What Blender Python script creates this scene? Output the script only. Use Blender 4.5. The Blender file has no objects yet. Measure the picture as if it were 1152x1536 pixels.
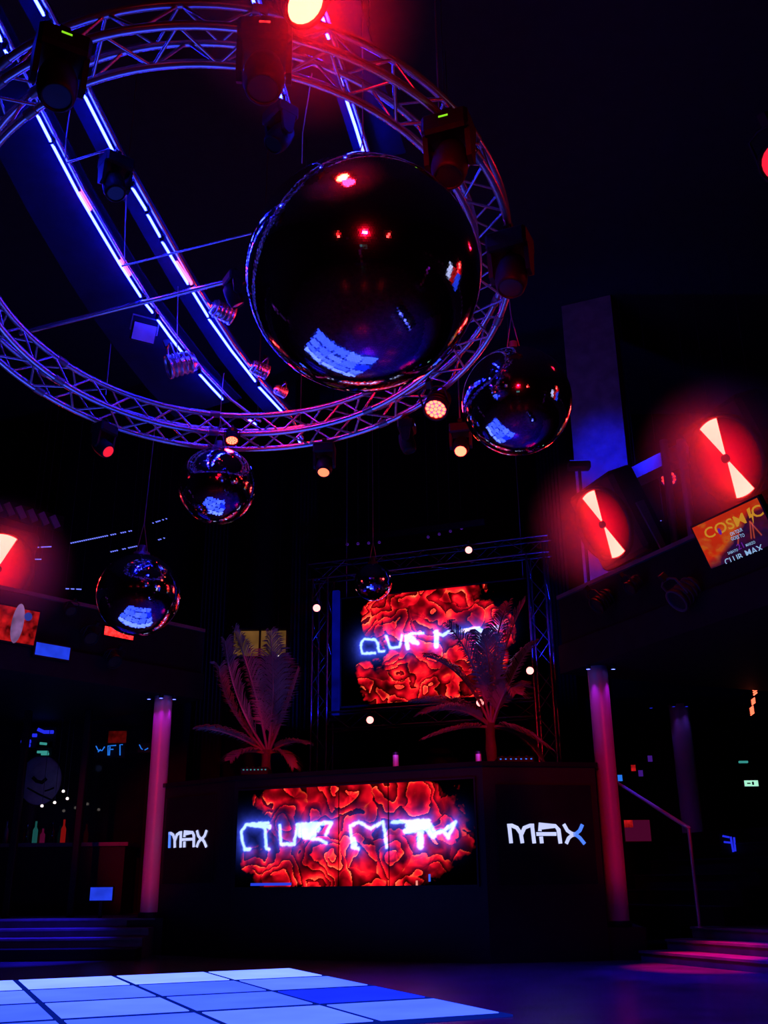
import bpy, bmesh, math, random
import numpy as np
from mathutils import Vector, Matrix
random.seed(7); rng = np.random.default_rng(7)
S = bpy.context.scene
COL = S.collection

# ------------------------------------------------------------------ camera
F, CX, CY, H = 1500.0, 576.0, 768.0, 0.75
UPC = np.array([(532 - CX) / F, (-3253 - CY) / F, 1.0]); UPC /= np.linalg.norm(UPC)
FWC = np.array([0, 0, 1.0]) - UPC[2] * UPC; FWC /= np.linalg.norm(FWC)
RTC = np.cross(FWC, UPC)
if RTC[0] < 0: RTC = -RTC
RM = np.stack([RTC, FWC, UPC])            # world = RM @ cam(x right, y down, z forward)
CAM = np.array([0.0, 0.0, H])
cd = bpy.data.cameras.new('camera'); cam = bpy.data.objects.new('camera', cd); COL.objects.link(cam)
_m = np.eye(4); _m[:3, 0] = RM[:, 0]; _m[:3, 1] = -RM[:, 1]; _m[:3, 2] = -RM[:, 2]; _m[:3, 3] = CAM
cam.matrix_world = Matrix(_m.tolist())
cd.sensor_fit = 'VERTICAL'; cd.sensor_height = 36.0; cd.lens = F / 1536.0 * 36.0
cd.clip_start = 0.05; cd.clip_end = 200
S.camera = cam

# ------------------------------------------------------------------ world / exposure
w = bpy.data.worlds.new('night'); S.world = w; w.use_nodes = True
w.node_tree.nodes['Background'].inputs['Color'].default_value = (0.001, 0.0, 0.003, 1)
w.node_tree.nodes['Background'].inputs['Strength'].default_value = 1.0
S.view_settings.view_transform = 'Standard'; S.view_settings.look = 'None'
S.view_settings.exposure = 0.0; S.view_settings.gamma = 1.0; S.view_settings.use_curve_mapping = False
S.cycles.use_denoising = True
S.cycles.max_bounces = 6; S.cycles.diffuse_bounces = 3; S.cycles.glossy_bounces = 4
S.cycles.transmission_bounces = 4; S.cycles.sample_clamp_indirect = 4.0
S.cycles.caustics_reflective = False; S.cycles.caustics_refractive = False
S.cycles.volume_bounces = 0; S.cycles.volume_step_rate = 4
BLOOM = .6  # density of the volumes added to imitate lamp bloom

# ------------------------------------------------------------------ pixel -> place helpers
def ray(x, y):
    d = RM @ np.array([(x - CX) / F, (y - CY) / F, 1.0]); return d / np.linalg.norm(d)
def onZ(x, y, z):
    d = ray(x, y); return CAM + d * (z - H) / d[2]
def onY(x, y, Y):
    d = ray(x, y); return CAM + d * Y / d[1]
def onD(x, y, D): return CAM + ray(x, y) * D
def onP(x, y, p0, n):
    d = ray(x, y); return CAM + d * (np.dot(np.asarray(p0, float) - CAM, n) / np.dot(d, n))
def A(*v): return np.array(v, float)
def unit(v): v = np.asarray(v, float); return v / np.linalg.norm(v)
def azv(deg): return A(math.sin(math.radians(deg)), math.cos(math.radians(deg)), 0)
def srgb(r, g, b):
    f = lambda c: c / 12.92 if c <= .04045 else ((c + .055) / 1.055) ** 2.4
    return (f(r / 255), f(g / 255), f(b / 255), 1)

# ------------------------------------------------------------------ materials
M = {}
def mat(name, col, rough=.5, metal=0.0, var=.25, scale=6.0, bump=0.0, spec=.5):
    m = bpy.data.materials.new(name); m.use_nodes = True; nt = m.node_tree; p = nt.nodes['Principled BSDF']
    tc = nt.nodes.new('ShaderNodeTexCoord'); nz = nt.nodes.new('ShaderNodeTexNoise')
    nz.inputs['Scale'].default_value = scale; nz.inputs['Detail'].default_value = 4
    nt.links.new(tc.outputs['Object'], nz.inputs['Vector'])
    cr = nt.nodes.new('ShaderNodeValToRGB')
    cr.color_ramp.elements[0].position = .3; cr.color_ramp.elements[1].position = .7
    c0 = [c * (1 - var) for c in col[:3]] + [1]; c1 = [min(1, c * (1 + var)) for c in col[:3]] + [1]
    cr.color_ramp.elements[0].color = c0; cr.color_ramp.elements[1].color = c1
    nt.links.new(nz.outputs['Fac'], cr.inputs['Fac']); nt.links.new(cr.outputs['Color'], p.inputs['Base Color'])
    p.inputs['Roughness'].default_value = rough; p.inputs['Metallic'].default_value = metal
    p.inputs['Specular IOR Level'].default_value = spec
    if bump:
        b = nt.nodes.new('ShaderNodeBump'); b.inputs['Strength'].default_value = bump; b.inputs['Distance'].default_value = .01
        nt.links.new(nz.outputs['Fac'], b.inputs['Height']); nt.links.new(b.outputs['Normal'], p.inputs['Normal'])
    M[name] = m; return m
def emit(name, col, strength, sample='AUTO', flick=0.0, scale=20):
    m = bpy.data.materials.new(name); m.use_nodes = True; nt = m.node_tree
    nt.nodes.remove(nt.nodes['Principled BSDF']); e = nt.nodes.new('ShaderNodeEmission')
    e.inputs['Color'].default_value = (*col[:3], 1); e.inputs['Strength'].default_value = strength
    nt.links.new(e.outputs[0], nt.nodes['Material Output'].inputs['Surface'])
    if flick:
        tc = nt.nodes.new('ShaderNodeTexCoord'); nz = nt.nodes.new('ShaderNodeTexNoise'); nz.inputs['Scale'].default_value = scale
        mr = nt.nodes.new('ShaderNodeMapRange'); mr.inputs['From Min'].default_value = .3; mr.inputs['From Max'].default_value = .7
        mr.inputs['To Min'].default_value = strength * (1 - flick); mr.inputs['To Max'].default_value = strength * (1 + flick)
        nt.links.new(tc.outputs['Object'], nz.inputs['Vector']); nt.links.new(nz.outputs['Fac'], mr.inputs['Value'])
        nt.links.new(mr.outputs['Result'], e.inputs['Strength'])
    m.cycles.emission_sampling = sample
    M[name] = m; return m
mat('wall', (.008, .007, .009), .8, bump=.15, spec=.15)
mat('ceiling', (.02, .014, .018), .8, bump=.1)
mat('floor', (.045, .04, .055), .25, var=.4, scale=3, bump=.04)
mat('concrete', (.012, .010, .012), .65, bump=.1, spec=.15)
mat('step', (.11, .09, .1), .4, bump=.05)
mat('alu', (.70, .70, .74), .27, .8, var=.08)
mat('truss_black', (.10, .10, .12), .22, .9)
mat('alu_dark', (.22, .22, .24), .4, .6, var=.1)
mat('black', (.005, .005, .007), .55, spec=.25)
mat('black_gloss', (.008, .008, .01), .18)
mat('grey_plastic', (.05, .05, .06), .5)
mat('glow_board', (.003, .005, .034), .75, spec=.2)
mat('pillar', (.5, .40, .36), .35, var=.05)
mat('rail', (.6, .6, .65), .3, .3, var=.05)
mat('mirror', (.84, .84, .9), .055, 1.0, var=.03)
mat('ballcore', (.01, .01, .01), .6)
mat('leaf', (.30, .26, .22), .4, var=.4, scale=3)
mat('bark', (.12, .09, .07), .8, bump=.4)
mat('pot', (.04, .035, .035), .5)
mat('glass_dark', (.01, .01, .013), .06)
mat('dish', (.55, .5, .5), .4, .5)
mat('lens_dark', (.012, .012, .014), .3)
mat('white_plastic', (.5, .48, .5), .5)
mat('cable', (.03, .03, .03), .6)
mat('wire', (.25, .25, .28), .4, .6)
emit('strip_blue', (.009, .014, 1.0), 90.0)
emit('rail_red_light', (1.0, .05, .22), 9.0)
emit('red_core', (1.0, .018, .014), 55.0)
emit('red_core_soft', (1.0, .03, .025), 16.0)
emit('par_red', (1.0, .028, .014), 24.0)
emit('par_hot', (1.0, .012, .006), 120.0)
emit('par_pale', (1.0, .28, .26), 3.0)
emit('par_dim', (1.0, .015, .05), 1.0)
emit('lens_orange', (1.0, .13, .06), 3.0)
emit('max_white', (.55, .60, 1.0), 1.1, flick=.15, scale=3)
emit('max_blue', (.08, .22, 1.0), 1.1)
emit('green_led', (.35, 1.0, .02), .8)
emit('exit_green', (.45, 1.0, .72), .9)
emit('teal', (.08, .6, .55), .45)
emit('blue_screen', (.02, .06, 1.0), .75, flick=.25, scale=5)
emit('blue_light_glow', (.003, .008, .6), .22, flick=.5, scale=3)
emit('spot_blue', (.08, .10, 1.0), 8.0)
emit('spot_dimblue', (.02, .03, 1.0), .8)
emit('warm', (1.0, .45, .12), .09, flick=.8, scale=3)
emit('bulb_white', (1, .85, .8), 1.6)
emit('led_dots', (.16, .2, 1.0), 1.3)
emit('neon_cyan', (.02, .22, 1.0), .8)
emit('red_dimpanel', (1.0, .015, .02), .34, flick=.9, scale=9)
emit('pink_panel', (.35, .01, .12), .16)
emit('warm_red', (1.0, .02, .02), 2.4, flick=.8, scale=22)

# ------------------------------------------------------------------ mesh builder
def frame_from(axis):
    a = unit(axis); t = A(0, 0, 1) if abs(a[2]) < .9 else A(1, 0, 0)
    u = unit(np.cross(t, a)); return u, np.cross(a, u), a
class MB:
    def __init__(s): s.v = []; s.f = []; s.sm = []
    def add(s, vs, fs, smooth=False):
        o = len(s.v); s.v += [tuple(map(float, p)) for p in vs]
        for f in fs: s.f.append([o + i for i in f]); s.sm.append(smooth)
        return s
    def box(s, c, h, ax=None, ch=0.0):
        ax = np.eye(3) if ax is None else np.asarray(ax, float); c = np.asarray(c, float)
        if ch <= 0:
            vs = [c + ax[0] * h[0] * i + ax[1] * h[1] * j + ax[2] * h[2] * k for i in (-1, 1) for j in (-1, 1) for k in (-1, 1)]
            return s.add(vs, [(0, 1, 3, 2), (4, 6, 7, 5), (0, 4, 5, 1), (2, 3, 7, 6), (0, 2, 6, 4), (1, 5, 7, 3)])
        pts = []
        for i in (-1, 1):
            for j in (-1, 1):
                for k in (-1, 1):
                    for q in range(3):
                        e = [h[0] - ch, h[1] - ch, h[2] - ch]; e[q] += ch
                        pts.append(c + ax[0] * e[0] * i + ax[1] * e[1] * j + ax[2] * e[2] * k)
        return s.hull(pts)
    def hull(s, pts):
        bm = bmesh.new()
        for p in pts: bm.verts.new(tuple(map(float, p)))
        r = bmesh.ops.convex_hull(bm, input=bm.verts)
        bmesh.ops.delete(bm, geom=[g for g in r['geom_interior'] if isinstance(g, bmesh.types.BMVert)], context='VERTS')
        bm.verts.index_update(); bm.verts.ensure_lookup_table()
        s.add([v.co for v in bm.verts], [[v.index for v in f.verts] for f in bm.faces]); bm.free(); return s
    def cyl(s, p0, p1, r0, r1=None, n=10, caps=True):
        r1 = r0 if r1 is None else r1; p0 = np.asarray(p0, float); p1 = np.asarray(p1, float)
        u, v, a = frame_from(p1 - p0); vs = []
        for p, r in ((p0, r0), (p1, r1)):
            for i in range(n):
                t = 2 * math.pi * i / n; vs.append(p + r * (math.cos(t) * u + math.sin(t) * v))
        s.add(vs, [(i, (i + 1) % n, n + (i + 1) % n, n + i) for i in range(n)], True)
        if caps:
            s.add(vs[:n], [tuple(range(n))[::-1]]); s.add(vs[n:], [tuple(range(n))])
        return s
    def tube(s, pts, r, n=6, closed=False):
        pts = [np.asarray(p, float) for p in pts]; m = len(pts); vs = []; pu = None
        for i, p in enumerate(pts):
            a = pts[(i + 1) % m] if (closed or i < m - 1) else p
            b = pts[i - 1] if (closed or i > 0) else p
            t = unit(a - b)
            if pu is None: u = frame_from(t)[0]
            else:
                u = pu - t * np.dot(pu, t); u = unit(u) if np.linalg.norm(u) > 1e-6 else frame_from(t)[0]
            pu = u; v = np.cross(t, u); rr = r[i] if hasattr(r, '__len__') else r
            for k in range(n):
                q = 2 * math.pi * k / n; vs.append(p + rr * (math.cos(q) * u + math.sin(q) * v))
        fs = []
        for i in range(m if closed else m - 1):
            j = (i + 1) % m
            for k in range(n): fs.append((i * n + k, i * n + (k + 1) % n, j * n + (k + 1) % n, j * n + k))
        s.add(vs, fs, True)
        if not closed: s.add(vs[:n], [tuple(range(n))[::-1]]); s.add(vs[-n:], [tuple(range(n))])
        return s
    def lathe(s, prof, o, axis, n=20, smooth=True):
        u, v, a = frame_from(axis); o = np.asarray(o, float); vs = []
        for r, z in prof:
            for i in range(n):
                t = 2 * math.pi * i / n; vs.append(o + a * z + r * (math.cos(t) * u + math.sin(t) * v))
        fs = []
        for j in range(len(prof) - 1):
            for i in range(n): fs.append((j * n + i, j * n + (i + 1) % n, (j + 1) * n + (i + 1) % n, (j + 1) * n + i))
        return s.add(vs, fs, smooth)
    def disc(s, o, axis, r, n=16, rx=None, up=None):
        u, v, a = frame_from(axis)
        if up is not None: v = unit(np.asarray(up) - a * np.dot(up, a)); u = np.cross(v, a)
        rx = r if rx is None else rx
        return s.add([np.asarray(o) + rx * math.cos(2 * math.pi * i / n) * u + r * math.sin(2 * math.pi * i / n) * v for i in range(n)], [tuple(range(n))])
    def prism(s, poly, depth):
        poly = [np.asarray(p, float) for p in poly]; n = len(poly); dv = np.asarray(depth, float)
        vs = poly + [p + dv for p in poly]
        return s.add(vs, [tuple(range(n))[::-1], tuple(range(n, 2 * n))] + [(i, (i + 1) % n, n + (i + 1) % n, n + i) for i in range(n)])
    def ribbon(s, pts, wd, o, u, v, nrm, th=.004):
        """flat stroke of width wd through 2d points, on frame o,u,v, thickness along nrm"""
        p = [A(*q) for q in pts]; L = []; R = []
        for i in range(len(p)):
            t = unit((p[i + 1] if i < len(p) - 1 else p[i]) - (p[i - 1] if i else p[i])); n2 = A(-t[1], t[0])
            k = 1.0
            if 0 < i < len(p) - 1:
                t1 = unit(p[i] - p[i - 1]); k = 1 / max(.5, abs(np.dot(n2, A(-t1[1], t1[0]))))
            L.append(p[i] + n2 * wd / 2 * k); R.append(p[i] - n2 * wd / 2 * k)
        W = lambda q: o + u * q[0] + v * q[1]
        for i in range(len(p) - 1):
            s.prism([W(L[i]), W(R[i]), W(R[i + 1]), W(L[i + 1])], nrm * th)
        return s
    def build(s, name, material, parent=None, off=None):
        me = bpy.data.meshes.new(name)
        o = np.zeros(3)
        if off is not None: o = np.asarray(off, float)
        elif parent is not None: o = np.array(parent.get('_o', (0, 0, 0)), float)
        me.from_pydata([(a[0] - o[0], a[1] - o[1], a[2] - o[2]) for a in s.v], [], s.f); me.update()
        me.polygons.foreach_set('use_smooth', s.sm)
        me.materials.append(M[material] if isinstance(material, str) else material)
        ob = bpy.data.objects.new(name, me); COL.objects.link(ob)
        if parent is not None:
            ob.parent = parent; ob['_o'] = [float(q) for q in o]
        elif off is not None: ob.location = tuple(o)
        return ob
def tag(o, label=None, cat=None, group=None, kind=None):
    if label: o['label'] = label
    if cat: o['category'] = cat
    if group: o['group'] = group
    if kind: o['kind'] = kind
    return o
ROOTS = []
def thing(name, label, cat, loc=(0, 0, 0), group=None):
    o = bpy.data.objects.new(name, None); COL.objects.link(o); o.location = tuple(map(float, loc)); o.empty_display_size = .1
    o['_o'] = list(map(float, loc)); ROOTS.append(o)
    return tag(o, label, cat, group)
def single(name, mb, material, label, cat, group=None, loc=None):
    loc = np.mean(np.array(mb.v), 0) if loc is None else loc
    return tag(mb.build(name, material, off=loc), label, cat, group)
def struct(name, mb, material):
    o = mb.build(name, material); o['kind'] = 'structure'; return o
def lamp(kind, name, loc, col, energy, parent=None, aim=None, size=.05, spot=60, blend=.6):
    ld = bpy.data.lights.new(name, kind); ld.color = col; ld.energy = energy
    if kind == 'SPOT': ld.spot_size = math.radians(spot); ld.spot_blend = blend
    if kind != 'AREA': ld.shadow_soft_size = size
    else: ld.size = size
    o = bpy.data.objects.new(name, ld); COL.objects.link(o)
    po = np.array(parent['_o'], float) if parent is not None else np.zeros(3)
    o.location = tuple(np.asarray(loc, float) - po)
    if aim is not None:
        d = Vector(tuple(np.asarray(aim, float) - np.asarray(loc, float))); o.rotation_euler = d.to_track_quat('-Z', 'Y').to_euler()
    if parent is not None: o.parent = parent
    return o

# ================================================================== STRUCTURE
ZC = 9.0
struct('floor', MB().box((0, 4, -.05), (11, 13, .05)), 'floor')
struct('ceiling', MB().box((0, 4, ZC + .05), (11, 13, .05)), 'ceiling')
struct('wall_left', MB().box((-9.05, 4, 4.5), (.05, 13, 4.5)), 'wall')
struct('wall_right', MB().box((9.05, 4, 4.5), (.05, 13, 4.5)), 'wall')
struct('wall_back', MB().box((0, 17.05, 4.5), (11, .05, 4.5)), 'wall')
struct('wall_bar', MB().box((-6.3, 15.4, 1.7), (3.3, .06, 1.7)), 'wall')
struct('wall_stair', MB().box((6.0, 15.4, 1.7), (3.1, .06, 1.7)), 'wall')
struct('wall_front', MB().box((0, -7.05, 4.5), (11, .05, 4.5)), 'wall')

# the right balcony line (parallel to the lit floor) and the left one
DR = azv(-24); NR = A(DR[1], -DR[0], 0)              # NR points away from the dance floor
RP = onY(929, 1390, 11.5); RP[2] = 0
DL = azv(42); NL = A(-DL[1], DL[0], 0)               # away from the dance floor, to the left
LP = onY(224, 1372, 13.1); LP[2] = 0
ZU = 3.09                                            # underside of the balconies
UZ = A(0, 0, 1)
def balcony(name, P0, d, n, length, back):
    s = MB()
    e0 = P0 + d * back; e1 = P0 - d * length
    ring = [e0 - n * .18, e1 - n * .18, e1 + n * 3.4, e0 + n * 3.4]
    s.prism([p + UZ * ZU for p in ring], UZ * .34)
    slab = struct(name, s, 'concrete')
    tag(slab, kind='structure')
    q = MB(); q.prism([p + UZ * (ZU + .34) for p in (e0 - n * .12, e1 - n * .12, e1 - n * .04, e0 - n * .04)], UZ * .58)
    q.build('parapet', 'wall', slab)
    r = MB(); r.box((e0 + e1) / 2 - n * .08 + UZ * (ZU + .945), (np.linalg.norm(e1 - e0) / 2, .075, .022), (d, n, UZ))
    r.build('parapet_cap', 'step', slab)
    return slab
balcony('balcony_right', RP, DR, NR, 13.5, .5)
balcony('balcony_left', LP, DL, NL, 9.0, .5)
# gallery behind the photographer, seen in the mirror balls
BK = A(0, -4.6, 0); balcony('balcony_front', BK + A(-6, 0, 0), A(1, 0, 0), A(0, -1, 0), 0.5, 12.5)

# stage platform
PC = [A(-3.3, 12.9, 0), A(-1.85, 11.95, 0), A(1.0, 10.72, 0), A(2.62, 11.05, 0), A(3.4, 16.9, 0), A(-5.0, 16.9, 0)]
struct('stage_floor', MB().prism([p for p in [A(-3.2, 13.3, 0), A(-1.75, 12.5, 0), A(1.1, 11.3, 0), A(2.7, 11.35, 0), A(3.4, 16.9, 0), A(-5.0, 16.9, 0)]], UZ * .3), 'black')

# steps right: a low run along the right balcony
def steps(name, P0, d, n, t0, t1, rises, going, z0off, mname='step', first_black=False):
    root = None
    for i, z in enumerate(rises):
        s = MB(); a = P0 + d * t0 + n * (z0off + going * i); b = P0 + d * t1 + n * (z0off + going * i)
        zb = rises[i - 1] if i else 0
        wdt = going if i < len(rises) - 1 else 3.2
        s.prism([a + UZ * 0, b + UZ * 0, b + n * wdt, a + n * wdt], UZ * (z - .02))
        mn_ = 'black' if (first_black and i == 0) else mname
        o = struct(name, s, mn_) if root is None else s.build('step', mn_, root)
        if root is None: root = o
        k = MB(); k.prism([p + UZ * (z - .022) for p in (a - n * .025, b - n * .025, b + n * wdt, a + n * wdt)], UZ * .022)
        k.build('tread', mn_, root)
    return root
steps('stair_right', RP, DR, NR, -.42, -6.5, [.10, .20, .31], .34, -.07)
DLs = azv(88); NLs = A(-DLs[1], DLs[0], 0)
LS = onY(205, 1400, 12.0); LS[2] = 0
steps('stair_left', LS, A(-1, .03, 0), A(0, 1, 0), 0, 6.0, [.12, .22, .31, .41], .3, 0, first_black=True)

# pillars with ceiling spots
def pillar(P, zb, r, label, ztop=ZU, bright=1.0, tint=(.62, .10, 1.0)):
    t = thing('round_pillar', label, 'pillar', P, 'round pillars under the balcony')
    s = MB(); s.cyl(P + UZ * zb, P + UZ * ztop, r, n=28, caps=True); s.build('shaft', 'pillar', t)
    s = MB(); s.lathe([(r + .02, 0), (r + .02, .05), (r + .004, .06)], P + UZ * zb, UZ, 28); s.build('base_ring', 'black', t)
    if zb > .02: MB().box(P + UZ * zb / 2, (r + .1, r + .1, zb / 2)).build('plinth', 'black', t)
    return t
pr = pillar(RP, .31, .115, 'red lit round pillar between the right white sign and the stair handrail')
pl = pillar(LP, .41, .115, 'red lit round pillar between the left white sign and the dark glass partition')
def downlights(P, pts, spotcol, e, matname, label):
    for i, (dx, dy) in enumerate(pts):
        q = P + A(dx, dy, 0)
        t = thing('ceiling_spot', label, 'spotlight', q + UZ * ZU, label)
        s = MB(); s.lathe([(.03, 0), (.03, -.05), (.024, -.055)], q + UZ * ZU, UZ, 14); s.build('housing', 'black', t)
        s = MB(); s.disc(q + UZ * (ZU - .056), -UZ, .022, 12); s.build('lens', matname, t)
        lamp('SPOT', 'spot_light', q + UZ * (ZU - .065), spotcol, e, t, aim=P + A(dx * .2, dy * .2, 2.35), size=.01, spot=44, blend=1)
toR = unit(CAM - RP) * A(1, 1, 0); toL = unit(CAM - LP) * A(1, 1, 0)
downlights(RP, [(-.14, -.17), (.15, -.15)], (.42, .008, 1.0), 9, 'spot_blue', 'small blue white ceiling spot above the right red pillar')
downlights(LP, [(-.16, -.14), (.01, -.2), (.16, -.1)], (.42, .008, 1.0), 7, 'spot_blue', 'small blue white ceiling spot above the left red pillar')

# ================================================================== DANCE FLOOR
c00 = onZ(434, 1454.5, 0); fd = azv(-23.8); fs_ = A(fd[1], -fd[0], 0)
TD, TW = 1.035, .83
t = thing('dance_floor', 'raised dance floor of glowing blue glass panels', 'dance floor', c00 - fd * 2 - fs_ * 2)
NCOL, NROW = 5, 4
s = MB(); ctr = c00 - fd * TD * NROW / 2 - fs_ * TW * NCOL / 2
s.box(ctr + UZ * .006, (TW * NCOL / 2 + .02, TD * NROW / 2 + .02, .006), (fs_, fd, UZ)); s.build('frame', emit('floor_frame', (.004, .022, .55), .45), t)
tile_m = []
for k, (c, st) in enumerate([((.095, .155, 1.0), 3.2), ((.026, .058, 1.0), 2.7), ((.034, .070, 1.0), 2.7), ((.004, .013, 1.0), 2.4), ((.042, .082, 1.0), 2.8)]):
    tile_m.append(emit('floor_panel_%d' % k, c, st, flick=.12, scale=1.6))
for i in range(NROW):
    for j in range(NCOL):
        p = c00 - fd * TD * (i + .5) - fs_ * TW * (j + .5)
        k = 0 if i == 0 else (3 if (i, j) == (2, 0) else random.choice([1, 2, 4] if j else [2, 4]))
        s = MB(); s.box(p + UZ * .016, (TW / 2 - .024, TD / 2 - .07, .003), (fs_, fd, UZ), ch=.002)
        s.build('panel', tile_m[k], t)

# ================================================================== RING TRUSS
RC = A(-1.1454, 6.5004, 5.0); RN = unit(A(-.0303, .1922, 1)); RU = unit(np.cross(A(0, 1, 0), RN)); RV = np.cross(RN, RU)
RR, RS, RVt = 1.8816, .2438, .2074
ring = thing('ring_truss', 'large circular aluminium lattice truss hung under the ceiling', 'truss', RC)
mw = np.eye(4); mw[:3, 0] = RU; mw[:3, 1] = RV; mw[:3, 2] = RN; mw[:3, 3] = RC
ring.matrix_world = Matrix(mw.tolist()); ring['_o'] = [0.0, 0.0, 0.0]
def RL(p): return np.stack([RU, RV, RN]) @ (np.asarray(p, float) - RC)     # world -> ring frame
def RWd(x, y, z): return RC + RU * x + RV * y + RN * z
for ro in (0, 1):
    for up in (0, 1):
        s = MB(); r = RR + ro * RS
        s.tube([A(r * math.cos(a), r * math.sin(a), up * RVt) for a in np.linspace(0, 2 * math.pi, 121)[:-1]], .027, 10, True)
        s.build('chord', 'alu', ring)
NB = 30; dl = math.pi / NB
def rp(a, ro, up): r = RR + ro * RS; return A(r * math.cos(a), r * math.sin(a), up * RVt)
kinds = [((0, 0), (0, 1)), ((1, 0), (1, 1)), ((0, 0), (1, 0)), ((0, 1), (1, 1))]
for ka, kb in kinds:
    for h in (0, 1):
        me = None
        a, b = (rp(0, *ka), rp(dl, *kb)) if h == 0 else (rp(dl, *kb), rp(2 * dl, *ka))
        d = unit(b - a); s = MB(); s.cyl(a + d * .012, b - d * .012, .0105, n=6, caps=False)
        base = s.build('brace', 'alu', ring)
        for k in range(1, NB):
            o = base.copy(); COL.objects.link(o); o.parent = ring; o.rotation_euler = (0, 0, 2 * dl * k)
for k in range(8):
    a = 2 * math.pi * k / 8 + .22
    for ro in (0, 1):
        for up in (0, 1):
            p = rp(a, ro, up); tv = A(-math.sin(a), math.cos(a), 0)
            s = MB(); s.cyl(p - tv * .045, p + tv * .045, .033, n=10); s.build('coupler', 'alu_dark', ring)
for a in (.5, 2.3, 3.9, 5.6):
    p = rp(a, .5, 1); wp = RWd(*p); tp = A(wp[0], wp[1], ZC)
    s = MB(); s.cyl(p, RL(tp), .006, n=5); s.build('suspension_cable', 'wire', ring)

# ================================================================== LED STRIP BARS ABOVE THE RING
SPo = RC + RN * .62                                   # plane the bars lie in
BPo = RC + RN * .72
def sp(x, y, o=0.0): return onP(x, y, SPo + RN * o, RN)
def densify(pts, n):
    P = [A(*p) for p in pts]; out = []
    for a, b in zip(P[:-1], P[1:]):
        for k in range(n): out.append(a + (b - a) * k / n)
    return out + [P[-1]]
bars = [
 ('long curved blue neon bar lying left of its twin across the ring truss',
  [[(-8, 38), (2, 62)], [(7, 74), (13, 86)], [(55, 171), (76, 212)], [(78, 216), (118, 292), (152, 350), (180, 397), (211, 445)], [(217, 454), (229, 469)],
   [(236, 479), (254, 504), (275, 531)], [(286, 546), (293, 553)], [(299, 561), (316, 580), (334, 599)], [(373, 629), (384, 637)]],
  [(-30, 0), (0, 58), (55, 171), (118, 292), (180, 397), (217, 454), (254, 504), (299, 561), (340, 604), (386, 638)]),
 ('curved blue neon bar carrying small spotlights beside its twin across the ring truss',
  [[(40, -22), (53, 0), (66, 23)], [(73, 40), (78, 50)], [(126, 142), (171, 230)], [(198, 281), (219, 315)], [(221, 321), (240, 355)],
   [(243, 362), (267, 402), (282, 426)], [(288, 436), (312, 475)], [(313, 478), (347, 526), (383, 572)], [(388, 580), (425, 620)], [(446, 656), (450, 664)]],
  [(35, -32), (66, 23), (126, 142), (171, 230), (219, 315), (282, 426), (347, 526), (388, 580), (425, 620), (450, 664)]),
 ('straight blue neon bar ending behind the large mirror ball',
  [[(483, 24), (489, 45)], [(490, 50), (493, 58)], [(499, 78), (500, 84)], [(507, 109), (514, 131)], [(519, 148), (533, 190), (549, 242)]],
  [(476, 0), (493, 58), (514, 131), (533, 190), (549, 242), (556, 268)]),
 ('short blue neon bar beside the hot red lamp on the truss',
  [[(376, -12), (386, 21)], [(418, 135), (422, 148)], [(423, 151), (425, 158)]],
  [(374, -20), (386, 21), (420, 140), (428, 168)]),
]
RED_LIGHT = {bars[0][0]: [[(117, 290), (132, 316)], [(177, 392), (191, 414)]], bars[1][0]: [[(262, 394), (284, 427)]]}  # red light on the rails, put in as short glowing tubes
inpl = lambda v: unit(v - RN * np.dot(v, RN))
for label, segs, spine in bars:
    P = [sp(*q) for q in spine]; tb = thing('neon_bar', label, 'neon light', P[0], 'blue neon bars over the ring')
    s = MB(); sd = inpl(np.cross(RN, P[-1] - P[0]))
    s.tube([p + RN * .045 - sd * .03 for p in P], .018, 6); s.build('rail', 'alu', tb)
    for sg in segs:
        s = MB(); s.tube([sp(*q) for q in sg], .0105, 8); s.build('neon_tube', 'strip_blue', tb)
        for e in (sg[0], sg[-1]):
            q = sp(*e); s = MB(); s.box(q + RN * .022, (.014, .014, .026), (RU, RV, RN)); s.build('tube_holder', 'black', tb)
    for sg in RED_LIGHT.get(label, []):
        s = MB(); s.tube([sp(x + 3, y - 1, .02) for x, y in sg], .013, 6); s.build('red_light_mark', 'rail_red_light', tb)
    for e in (P[0], P[-1]):
        s = MB(); s.cyl(e + RN * .05, A(e[0], e[1], ZC), .006, n=5); s.build('hanger', 'wire', tb)
def bp(x, y): return onP(x, y, BPo, RN)
def glow_board(left, right, label):  # panels added to catch blue light as a halo round the bars
    s = MB(); n = len(left)
    top = RN * .02
    vs = [bp(*p) for p in left] + [bp(*p) for p in right]; vs2 = [p + top for p in vs]
    fs = [(i, i + 1, n + i + 1, n + i) for i in range(n - 1)]
    s.add(vs, fs); s.add(vs2, [f[::-1] for f in fs])
    for i in range(n - 1):
        s.add([vs[i], vs[i + 1], vs2[i + 1], vs2[i]], [(0, 1, 2, 3)]); s.add([vs[n + i], vs[n + i + 1], vs2[n + i + 1], vs2[n + i]], [(0, 1, 2, 3)])
    return single('glow_panel', s, 'glow_board', label, 'panel')
spA = bars[0][2]; spB = bars[1][2]
glow_board([(x - 78, y + 22) for x, y in spA[:9]], [(x + 22, y - 6) for x, y in spA[:9]], 'added dark blue panel catching the glow of the left curved neon bar')
glow_board([(x - 22, y + 6) for x, y in spB[:9]], [(x + 14, y - 5) for x, y in spB[:9]], 'added narrow dark blue panel catching the glow of the curved neon bar with spotlights')
spC = bars[2][2][:5]
glow_board([(x - 14, y) for x, y in spC], [(x + 60, y - 12) for x, y in spC], 'added dark blue panel catching the glow of the straight neon bar')
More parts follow.
